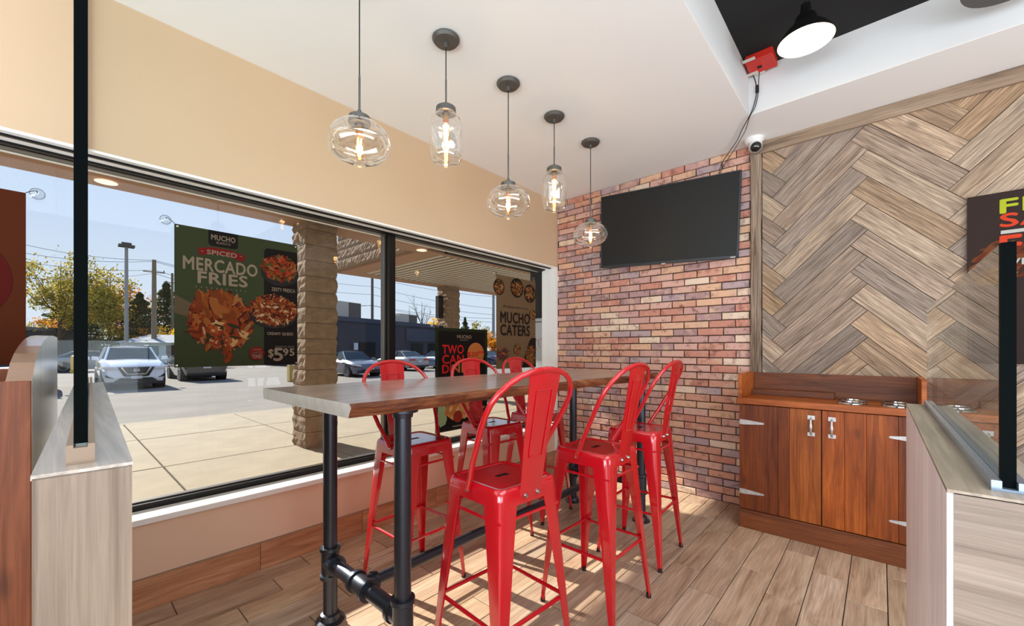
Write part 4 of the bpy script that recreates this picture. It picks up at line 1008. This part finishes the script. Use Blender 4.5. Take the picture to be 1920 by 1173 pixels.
slab((.052, .630, ZP-.001), (.137, 1.557, ZP+.003), 'ledge', 'lamy', rp); slab((.137, .630, ZP-.001), (.56, .80, ZP+.003), 'ledge', 'lamy', rp)
gg = thing('glass_guard', 'low clear glass guard standing on the right half wall', 'glass panel', (.10, 1.1, ZP+.004))
slab((.094, .672, ZP+.006), (.104, 1.60, 1.352), 'pane', 'pane', gg)
slab((.0935, .664, ZP+.006), (.1045, .672, 1.352), 'polished_edge', 'edge', gg)
q = B(); q.box((.086, .655, ZP+.003), (.0935, 1.555, ZP+.014)); q.box((.1045, .655, ZP+.003), (.112, 1.555, ZP+.014)); q.box((.0935, .655, ZP+.003), (.1045, 1.555, ZP+.006)); q.build('channel', 'channel_c', gg)

# left partition (skewed a little) --------------------------------------------
lp = thing('partition_wall', 'pale wood laminate half wall at the left running up to the window', 'partition', (-.73, .02, 0))
def rotz(pts, base, ang):
    c_, s_ = cos(ang), sin(ang); return [(base[0]+(p[0])*c_-(p[1])*s_, base[1]+p[0]*s_+p[1]*c_, p[2]) for p in pts]
LA = radians(180-2.5); LB = (-.735, .070)   # local x runs towards the window, local y to the left side (-y world)
def lbox(a, b, name, m, par, bevel=0):
    q = B().box(a, b); q.v = rotz(q.v, LB, LA); o = q.build(name, m, par, bevel=bevel); return o
LL = 1.88; LWd = .086
lbox((0, .002, 0), (LL, LWd-.002, ZP-.003), 'core', 'lam', lp)
lbox((-.003, 0, 0), (0, LWd, ZP-.001), 'end_panel', 'lam', lp)
lbox((-.003, -.001, ZP-.003), (LL, LWd+.001, ZP+.003), 'ledge', 'lamx', lp)
lg = thing('glass_guard', 'tall glass screen seen edge-on as a dark vertical post at left', 'glass panel', (-.78, .03, ZP))
lbox((.052, .042, ZP+.006), (LL-.01, .052, ZC-.002), 'pane', 'pane', lg)
lbox((.040, .0405, ZP+.028), (.052, .0535, ZC-.002), 'polished_edge', 'edge', lg)
lbox((.030, .034, ZP+.003), (LL, .0405, ZP+.028), 'channel', 'channel', lg); lbox((.030, .0535, ZP+.003), (LL, .060, ZP+.028), 'channel', 'channel', lg); lbox((.030, .0405, ZP+.003), (.040, .0535, ZP+.024), 'channel_end', 'channel', lg)
lbox((LL-.02, .044, ZP+.003), (LL-.01, .0505, ZC-.002), 'far_seal', 'siding', lg)

# wooden box with arched side panel at far left -----------------------------------
wbx = thing('wooden_booth', 'reddish wooden bin cabinet with a pale arched side panel at the far left', 'cabinet', (-1.8, -.3, 0))
NO = Vector((.0436, .999, 0)); UO = Vector((-.999, .0436, 0))
def archpt(px, py):  # intersect the viewing direction with the panel plane (n-distance -.095)
    r = ray(px, 655, 1.0); r.z = 0; d = -.097/(r.x*NO.x+r.y*NO.y); p = ray(px, py, d); return (p-Vector((0, 0, 0))).dot(UO), p.z
arc = [(60, 713), (62, 702), (66, 679), (71, 662), (77, 648), (84, 636), (92, 630), (99, 629), (107, 632), (113, 638), (117, 648), (119, 662)]
AP = [archpt(*a) for a in arc]; s0, s1 = AP[0][0], min(AP[-1][0], 2.55)
AP = [(min(s_, s1), z) for s_, z in AP]
q = B(); q.prism([(s0, 0)]+AP+[(s1, 0)], NO*(-.097), UO, (0, 0, 1), NO*(-.040)); 
o = q.build('arched_side_panel', ['arch', 'archedge'], wbx)
for f in o.data.polygons:
    if abs(f.normal.dot(NO)) < .5: f.material_index = 1
def obx(s0_, s1_, n0, n1, z0, z1, name, m):
    q = B(); q.prism([(s0_, n0), (s1_, n0), (s1_, n1), (s0_, n1)], (0, 0, z0), UO, NO, (0, 0, z1-z0)); return q.build(name, m, wbx, bevel=.002)
zt_ = AP[0][1]
M['boothz'] = wood('booth_wood', [(.22, (92, 46, 26)), (.45, (122, 66, 40)), (.8, (144, 84, 54))], axis='z', stretch=8, scale=1.5, rough=.45, bump=.1, vval=.05, dist=2.5)
obx(s0-.002, s0+.022, -.097-.98, -.0975, 0, zt_, 'front_panel', 'boothz')
obx(s0+.022, s1, -.16, -.1375, 0, zt_-.01, 'inner_side', 'boothz')
obx(s1-.5, s1-.475, -1.07, -.16, .3, zt_+.012, 'back_panel', 'boothz')
obx(s0+.022, s1, -1.07, -1.045, 0, zt_, 'far_side', 'boothz')
obx(s0+.022, s1-.48, -1.045, -.16, .75, .77, 'shelf', 'boothz')

# television ------------------------------------------------------------------
def vmul(v, k): return Vector(v)*k
TL = Vector((-2.024, 3.558, 2.720)); sc_ = .98
TL = Vector((0, 0, CAMH))+(TL-Vector((0, 0, CAMH)))*sc_
ex = Vector((.3045, .0139, -.0168)).normalized(); Wt = 3.97*.3053*sc_; Ht = 3.97*.1717*sc_
ey0 = Vector((-.0086, .0172, -.1706)).normalized(); en = ex.cross(-ey0).normalized(); ey = en.cross(ex); # ey up
if ey.z < 0: ey = -ey; 
en = ex.cross(ey)  # points to the viewer? ex right, ey up -> toward -y
tv = thing('television', 'black flat television hung slightly tilted on the brick wall', 'television', TL+ex*Wt/2-ey*Ht/2)
BLc = TL-ey*Ht
q = B(); q.prism([(0, 0), (Wt, 0), (Wt, Ht), (0, Ht)], BLc, ex, ey, -en*.03); q.build('housing', 'tvb', tv, bevel=.003)
bz = .012
q = B(); q.prism([(bz, bz+.012), (Wt-bz, bz+.012), (Wt-bz, Ht-bz), (bz, Ht-bz)], BLc-en*.002, ex, ey, en*.004); q.build('screen', 'tvs', tv)
q = B()
for (a, b, c_, d_) in ((0, 0, Wt, bz+.012), (0, Ht-bz, Wt, Ht), (0, 0, bz, Ht), (Wt-bz, 0, Wt, Ht)): q.prism([(a, b), (c_, b), (c_, d_), (a, d_)], BLc, ex, ey, en*.007)
q.build('bezel', 'tvb', tv, bevel=.002)
q = B(); q.prism([(Wt*.495, -.004), (Wt*.525, -.004), (Wt*.525, .003), (Wt*.495, .003)], BLc+en*.006, ex, ey, en*.003); q.build('status_light', 'label', tv)
q = B(); q.prism([(Wt*.955, .006), (Wt*.985, .006), (Wt*.985, .013), (Wt*.955, .013)], BLc+en*.006, ex, ey, en*.002); q.build('maker_mark', 'label', tv)
q = B(); q.prism([(Wt*.3, Ht*.3), (Wt*.7, Ht*.3), (Wt*.7, Ht*.7), (Wt*.3, Ht*.7)], BLc-en*.03, ex, ey, -en*.04); q.build('wall_bracket', 'tvb', tv)
# red box, cables, camera
rb = thing('alarm_box', 'red electrical box with paper labels on the black ceiling by the bulkhead corner', 'box', (-.57, 3.06, ZK))
q = B(); q.box((-.655, 2.985, ZK-.05), (-.50, 3.145, ZK)); q.build('housing', 'redbox', rb, bevel=.006)
q = B(); q.box((-.60, 3.06, ZK-.052), (-.575, 3.085, ZK-.05)); q.build('socket', 'dark', rb)
for i, (x, y, a) in enumerate(((-.625, 2.955, 0), (-.64, 3.12, 0), (-.605, 3.15, 0))):
    q = B(); q.box((x-.035, y-.016, ZK-.054+.001*i), (x+.035, y+.012, ZK-.051+.001*i)); q.build('paper_label', 'label', rb)
cb2 = B(); P1 = [(-.64, 3.13, 3.085), (-.625, 3.15, 3.03), (-.622, 3.155, 2.96), (-.640, 3.158, 2.88), (-.665, 3.162, 2.826), (-.74, 3.30, 2.818), (-.81, 3.45, 2.815), (-.90, 3.58, 2.80), (-.965, 3.622, 2.74), (-.985, 3.63, 2.66)]
P2 = [(-.60, 3.13, 3.085), (-.608, 3.15, 3.04), (-.614, 3.158, 2.95), (-.632, 3.158, 2.87), (-.665, 3.166, 2.822), (-.72, 3.31, 2.812), (-.80, 3.47, 2.812), (-.88, 3.59, 2.79), (-.955, 3.626, 2.72), (-.975, 3.632, 2.66)]
def smoothp(P, k=5):
    P = [Vector(p) for p in P]; out = []
    for i in range(len(P)-1):
        p0, p1, p2, p3 = P[max(i-1, 0)], P[i], P[i+1], P[min(i+2, len(P)-1)]
        for j in range(k):
            t = j/k; out.append(.5*((2*p1)+(p2-p0)*t+(2*p0-5*p1+4*p2-p3)*t*t+(3*p1-p0-3*p2+p3)*t**3))
    return out+[P[-1]]
cb2.tube(smoothp(P1), .0032, 6); cb2.tube(smoothp(P2), .0026, 6); cb2.cyl((-.618, 3.156, 3.01), (-.618, 3.157, 2.965), .011, 8)
tag(cb2.build('cable', 'cable', smooth=True), 'black cable running from the red box down the bulkhead corner to the television', 'cable')
sc = thing('security_camera', 'white dome security camera on the ceiling above brick and plank wall joint', 'camera', (-.715, 3.55, ZC))
q = B(); q.lathe([(0, ZC), (.066, ZC), (.068, ZC-.008), (.060, ZC-.024), (.052, ZC-.036), (.0, ZC-.036)], (-.715, 3.55, 0), 28); q.build('mount', 'camw', sc, smooth=True)
dirv = Vector((.25, -.75, -.55)).normalized(); cc = Vector((-.705, 3.545, ZC-.062)); Rm = dirv.to_track_quat('Z', 'Y').to_matrix()
q = B(); prof = [(0.0001, -.046)]+[(.046*sin(a), -.046*cos(a)) for a in [pi*i/12 for i in range(1, 9)]]; q.lathe(prof, (0, 0, 0), 28); q.v = [cc+Rm @ Vector(v) for v in q.v]; q.build('dome', 'camw', sc, smooth=True)
q = B(); q.lathe([(0, .040), (.020, .038), (.030, .030), (.034, .020)], (0, 0, 0), 24); q.v = [cc+Rm @ Vector(v) for v in q.v]; q.build('lens', 'lens', sc, smooth=True)

# ================================================================ POSTERS
UY, UZ, UX = Vector((0, 1, 0)), Vector((0, 0, 1)), Vector((1, 0, 0))
class Poster:
    def __init__(s, name, label, o, u, w_, h_, m, group=None):
        s.o, s.u, s.n = Vector(o), u, u.cross(UZ); s.w, s.h = w_, h_   # o = top-left corner on the front face
        s.t = thing(name, label, 'poster', s.o+u*w_/2-UZ*h_, group)
        q = B(); q.prism([(0, 0), (w_, 0), (w_, -h_), (0, -h_)], s.o, u, UZ, -s.n*.0025); q.build('sheet', m, s.t); s.k = 0
    def P(s, fx, fy, up=.0): return s.o+s.u*(fx*s.w)-UZ*(fy*s.h)+s.n*(up)
    def shape(s, pts, name, m, up=None):
        s.k += 1; up = .0004+.0002*s.k if up is None else up
        q = B(); q.add([s.P(a, b, up) for a, b in pts], [tuple(range(len(pts)))]); return q.build(name, m, s.t, fix=False)
    def rect(s, x0, y0, x1, y1, name, m): return s.shape([(x0, y0), (x0, y1), (x1, y1), (x1, y0)], name, m)
    def disc(s, cx, cy, r, name, m, ry=None, n=36):
        ry = r*s.w/s.h if ry is None else ry; return s.shape([(cx+r*cos(-2*pi*k/n), cy-ry*sin(-2*pi*k/n)) for k in range(n)][::-1], name, m)
    def text(s, str_, x0, y0, x1, y1, m, weight=.02, name='lettering', arc=0, rise=0, shear=0):
        s.k += 1; u = (s.u*((x1-x0)*s.w)+UZ*rise); wd = 1.0
        return text(str_, name, m, s.t, s.P(x0, y1, .0004+.0002*s.k), u, UZ*((y1-y0)*s.h), 1.0, 1.0, 0, weight, arc=arc, shear=shear) if True else None
    def food(s, cx, cy, rx, ry, n, mats, name='food_picture', size=.035, seed=1, clipx=None, strips=True, ang=None):
        s.k += 2; rr = random.Random(seed); q = B(); base_ = .0004+.0002*s.k
        for i in range(n):
            r_ = sqrt(rr.random()); a = rr.uniform(0, 2*pi); x, y = cx+rx*r_*cos(a), cy+ry*r_*sin(a)
            if clipx and x > clipx-.02: continue
            an = rr.uniform(0, pi) if ang is None else ang+rr.gauss(0, .3); l = size*rr.uniform(.5, 1.2); w_ = size*rr.uniform(.15, .4) if strips else l*.6
            pts = []
            for k in range(6):
                b = 2*pi*k/6; px_, py_ = l*cos(b), w_*sin(b); X = px_*cos(an)-py_*sin(an); Y = px_*sin(an)+py_*cos(an)
                xx = x+X/s.w
                if clipx: xx = min(xx, clipx)
                pts.append(s.P(xx, y+Y/s.h, base_+i*.0000012))
            q.add(pts, [tuple(range(6))[::-1]], rr.randrange(len(mats)))
        s.k += 1; return q.build(name, [flat('print_%d_%d_%d' % c_, c_) for c_ in mats], s.t, fix=False)
    def cup(s, fx, fy, dx, dz, name='suction_cup'):
        c_ = s.P(fx, fy, -.004)+s.u*dx+UZ*dz; q = B()
        ax = 'x'; q.lathe([(.0, .012), (.006, .012), (.008, .006), (.018, .002), (.026, -.002), (.026, -.0035)], c_, 24, axis='x'); o = q.build(name, 'cupglass', s.t, smooth=True)
        q = B(); h_ = s.P(fx, fy, .003); q.tube([c_+s.n*.012, c_+s.n*.018+UZ*.008, c_+s.n*.016-s.u*.01*(1 if dx > 0 else -1)+UZ*.006, h_+s.n*.003], .0016, 5); q.tube([c_+s.n*.002+s.u*(.0225*cos(k*pi/12))+UZ*.0225*sin(k*pi/12) for k in range(24)], .0007, 4, closed=True); q.build('hook', 'lens', o)
M['cupglass'] = glass('cup_plastic', (232, 236, 238), 1.4, .06, .1)
XPz = XF-.012
cream = flat('print_cream', (139, 119, 100)); red_ = flat('print_red', (114, 22, 19)); blk = flat('print_black', (22, 17, 15)); grn = flat('print_green', (54, 60, 36)); fri = [(120, 46, 16), (144, 66, 22), (96, 30, 12), (108, 40, 15), (140, 92, 52), (66, 22, 12)]
P = Poster('hanging_poster', 'green and black poster with loaded fries hung in the window', (XPz, .425, 1.898), UY, .608, .752, 'print_green')
P.shape([(.69, .10), (.70, .075), (.72, .065), (.97, .065), (1, .07), (1, 1), (.69, 1)][::-1], 'black_panel', blk)
P.shape([(.24, .0), (.47, .0), (.47, .10), (.45, .115), (.26, .115), (.24, .10)][::-1], 'logo_panel', blk)
P.text('MUCHO', .262, .030, .448, .068, cream, .01); P.text('·BURRITO·', .295, .078, .415, .095, cream, .005)
P.shape([(.16, .145), (.27, .125), (.40, .128), (.53, .155), (.515, .205), (.40, .180), (.27, .176), (.175, .195)][::-1], 'ribbon', red_)
P.text('· SPICED ·', .19, .147, .50, .180, cream, .01, arc=.006)
P.text('MERCADO', .06, .215, .63, .305, cream, .01, arc=.008); P.text('FRIES', .165, .312, .545, .395, cream, .01, arc=.006)
P.shape([(0, .49), (.15, .56), (.15, .66), (0, .62)][::-1], 'tablecloth_print', flat('print_tan', (90, 75, 54)))
q = B(); 
for k in range(11): 
    c_ = P.P(.15+.038*k, .425, .004); q.add([c_+P.u*.003*cos(-a)+UZ*.003*sin(-a) for a in [2*pi*j/6 for j in range(6)]], [tuple(range(6))[::-1]])
q.build('dotted_rule', cream, P.t, fix=False)
P.food(.34, .66, .235, .21, 520, fri, size=.034, seed=3); P.food(.30, .585, .17, .13, 26, [(128, 62, 20), (110, 48, 16), (140, 76, 30)], size=.055, seed=4, ang=1.35); P.food(.37, .76, .17, .09, 60, [(150, 70, 26), (184, 140, 92), (128, 46, 20), (46, 40, 20)], size=.03, seed=5)
P.food(.385, .90, .03, .06, 30, [(140, 56, 20), (120, 44, 16)], size=.02, seed=6)
P.disc(.835, .255, .175, 'bowl', flat('print_bowl', (40, 34, 32)), .105); P.food(.835, .215, .155, .10, 420, fri+[(60, 74, 30), (170, 40, 26)], size=.020, seed=7, clipx=.995)
P.text('ZESTY FRESCA', .755, .375, .975, .402, cream, .01, arc=-.006)
P.disc(.775, .60, .215, 'bowl', flat('print_bowl', (40, 34, 32)), .105); P.food(.775, .555, .20, .115, 520, fri+[(180, 150, 110)], size=.022, seed=8, clipx=.995)
P.text('CREAMY QUESO', .715, .735, .955, .762, cream, .01, arc=-.008)
P.text('STARTING FROM', .79, .845, .965, .862, cream, .015)
P.text('$', .725, .872, .77, .945, cream, .01); P.text('5', .775, .865, .855, .965, cream, .01); P.text('95', .86, .868, .965, .925, cream, .01)
P.disc(.625, .905, .067, 'red_badge', red_); P.text('AVAILABLE', .588, .868, .665, .880, cream, .005); P.text('LIMITED', .578, .893, .672, .914, cream, .01); P.text('TIME!', .583, .918, .667, .944, cream, .01)
P.cup(0, 0, -.035, .012); P.cup(1, 0, .016, .004)
q = B(); [q.lathe([(.002, .001), (.0045, .0012), (.005, 0)], P.P(a, b, .001), 10, axis='x') for a, b in ((.02, .015), (.98, .015), (.015, .985), (.985, .985))]; q.build('eyelets', 'chrome', P.t)
# orange poster
P = Poster('hanging_poster', 'dark orange poster with a red chili ring at the left edge', (XPz, -.688, 1.915), UY, .612, .74, flat('print_orange', (84, 34, 9)))
q = B(); cy_, cz_ = P.P(.60, .52).y, P.P(.60, .52).z
P.disc(.62, .50, .31, 'cream_oval', flat('print_cream2', (150, 120, 84)), .15); P.food(.62, .50, .2, .09, 120, [(56, 60, 26), (40, 40, 20), (120, 90, 50)], size=.03, seed=21)
P.shape([(.58+.36*cos(t), .52-.29*sin(t)) for t in [pi*.75-k*pi*1.5/24 for k in range(25)]]+[(.56+.27*cos(t), .52-.215*sin(t)) for t in [-pi*.75+k*pi*1.5/24 for k in range(25)]], 'chili_print', flat('print_chili', (84, 14, 8))) 
P.shape([(.86, .815), (.62, .95), (.38, .815), (.62, .66)], 'black_diamond', blk)
P.text('A', .70, .745, .78, .775, cream, .01); P.text('CHILI', .58, .80, .80, .825, cream, .01); P.text('N', .70, .833, .755, .858, cream, .01)
P.cup(1, 0, .032, .006)
# two can dine
P = Poster('hanging_poster', 'black poster with red lettering and green border behind the table', (XPz, 2.115, 1.424), UY, .605, .88, flat('print_dkgreen', (34, 41, 21)))
P.rect(.055, .03, .945, .985, 'black_panel', blk)
R2 = [(190, 34, 28), (34, 26, 20)]
P.text('MUCHO', .39, .065, .665, .098, cream, .01); P.text('·BURRITO·', .44, .108, .615, .122, cream, .005)
rd = flat('print_bright_red', (200, 34, 30)); org = flat('print_burnt', (196, 112, 56))
P.disc(.755, .255, .17, 'orange_disc', org); P.text('$20⁹⁸', .585, .225, .93, .285, rd, .01)
P.text('TWO', .12, .165, .51, .25, rd, .01); P.text('CAN', .12, .262, .51, .345, rd, .01); P.text('DI', .12, .357, .28, .435, rd, .01); P.text('NE', .30, .357, .56, .435, org, .01)
P.shape([(.04, .74), (.17, .72), (.20, .88), (.17, .93), (.08, .95), (.04, .90)][::-1], 'green_carton', flat('print_ltgreen', (150, 178, 130)))
P.food(.40, .80, .20, .08, 90, [(206, 150, 84), (190, 120, 60), (226, 178, 112)], size=.045, seed=31, strips=False); P.disc(.40, .87, .085, 'salsa_bowl', flat('print_salsa', (150, 50, 34)))
P.food(.78, .84, .13, .09, 70, [(190, 150, 130), (160, 60, 46), (90, 96, 60)], size=.03, seed=32)
P.rect(.3, .955, .75, .968, 'small_print', cream)
P.cup(0, 0, -.020, .012); P.cup(1, 0, .016, .010)
# caters
P = Poster('hanging_poster', 'tan catering poster with dark lettering and dishes in the window corner', (XPz, 2.842, 1.963), UY, .60, .91, flat('print_kraft', (122, 97, 70)))
dk = flat('print_umber', (36, 26, 22)); fd = [(130, 60, 26), (160, 96, 44), (90, 40, 22), (70, 70, 34), (176, 130, 78)]
for cx, cy, r, sd_ in ((.06, .13, .13, 41), (.50, .085, .165, 42), (.86, .15, .16, 43), (.93, .39, .09, 44), (.50, .79, .09, 45)):
    P.disc(min(cx, 1-r), cy+max(0, r*.66-cy), r, 'bowl', dk); P.food(min(cx, 1-r), cy+max(0, r*.66-cy), r*.82, r*.55, 110, fd, size=.018, seed=sd_)
P.text('Bringing fresh to you', .15, .315, .80, .345, dk, .0, name='script_lettering', shear=.4)
P.text('MUCHO', .09, .388, .83, .505, dk, .01); P.text('CATERS', .09, .525, .83, .640, dk, .01)
P.shape([(.62, 1), (1, 1), (1, .66), (.88, .66), (.82, .70)], 'tray', dk); P.food(.86, .87, .12, .12, 260, fd, size=.02, seed=46, clipx=.995)
P.food(.14, .84, .12, .06, 90, [(120, 40, 50), (80, 40, 70), (170, 90, 40), (70, 80, 40)], size=.03, seed=47)
P.cup(0, 0, -.012, .006); P.cup(1, 0, -.03, .02)
# wall poster right
P = Poster('wall_poster', 'dark brown poster with green and orange block lettering on the plank wall', (.381, YB-.045, 2.138), UX, .68, .98, flat('print_umber2', (60, 46, 42)))
lg_ = flat('print_lime', (190, 200, 50)); og = flat('print_vermilion', (226, 74, 44)); wh = flat('print_white', (205, 205, 196))
q = B(); q.box((.39, YB-.043, 1.17), (1.05, YB-.022, 2.13)); q.build('backing_board', blk, P.t)
P.food(.22, .40, .18, .10, 160, [(110, 50, 30), (86, 46, 34), (124, 70, 40), (70, 44, 38)], size=.04, seed=51, ang=-.5)
P.food(.14, .49, .12, .04, 160, [(150, 96, 30), (176, 120, 40), (110, 66, 24)], size=.022, seed=52, ang=-.5)
P.text('FRESH', .19, .045, .86, .125, lg_, .01); P.text('SALSA', .19, .130, .86, .205, og, .01)
P.rect(.19, .225, .44, .245, 'brush_rule', wh); P.text('FIRE', .19, .258, .72, .37, og, .01); P.text('WE', .20, .395, .34, .43, wh, .01)
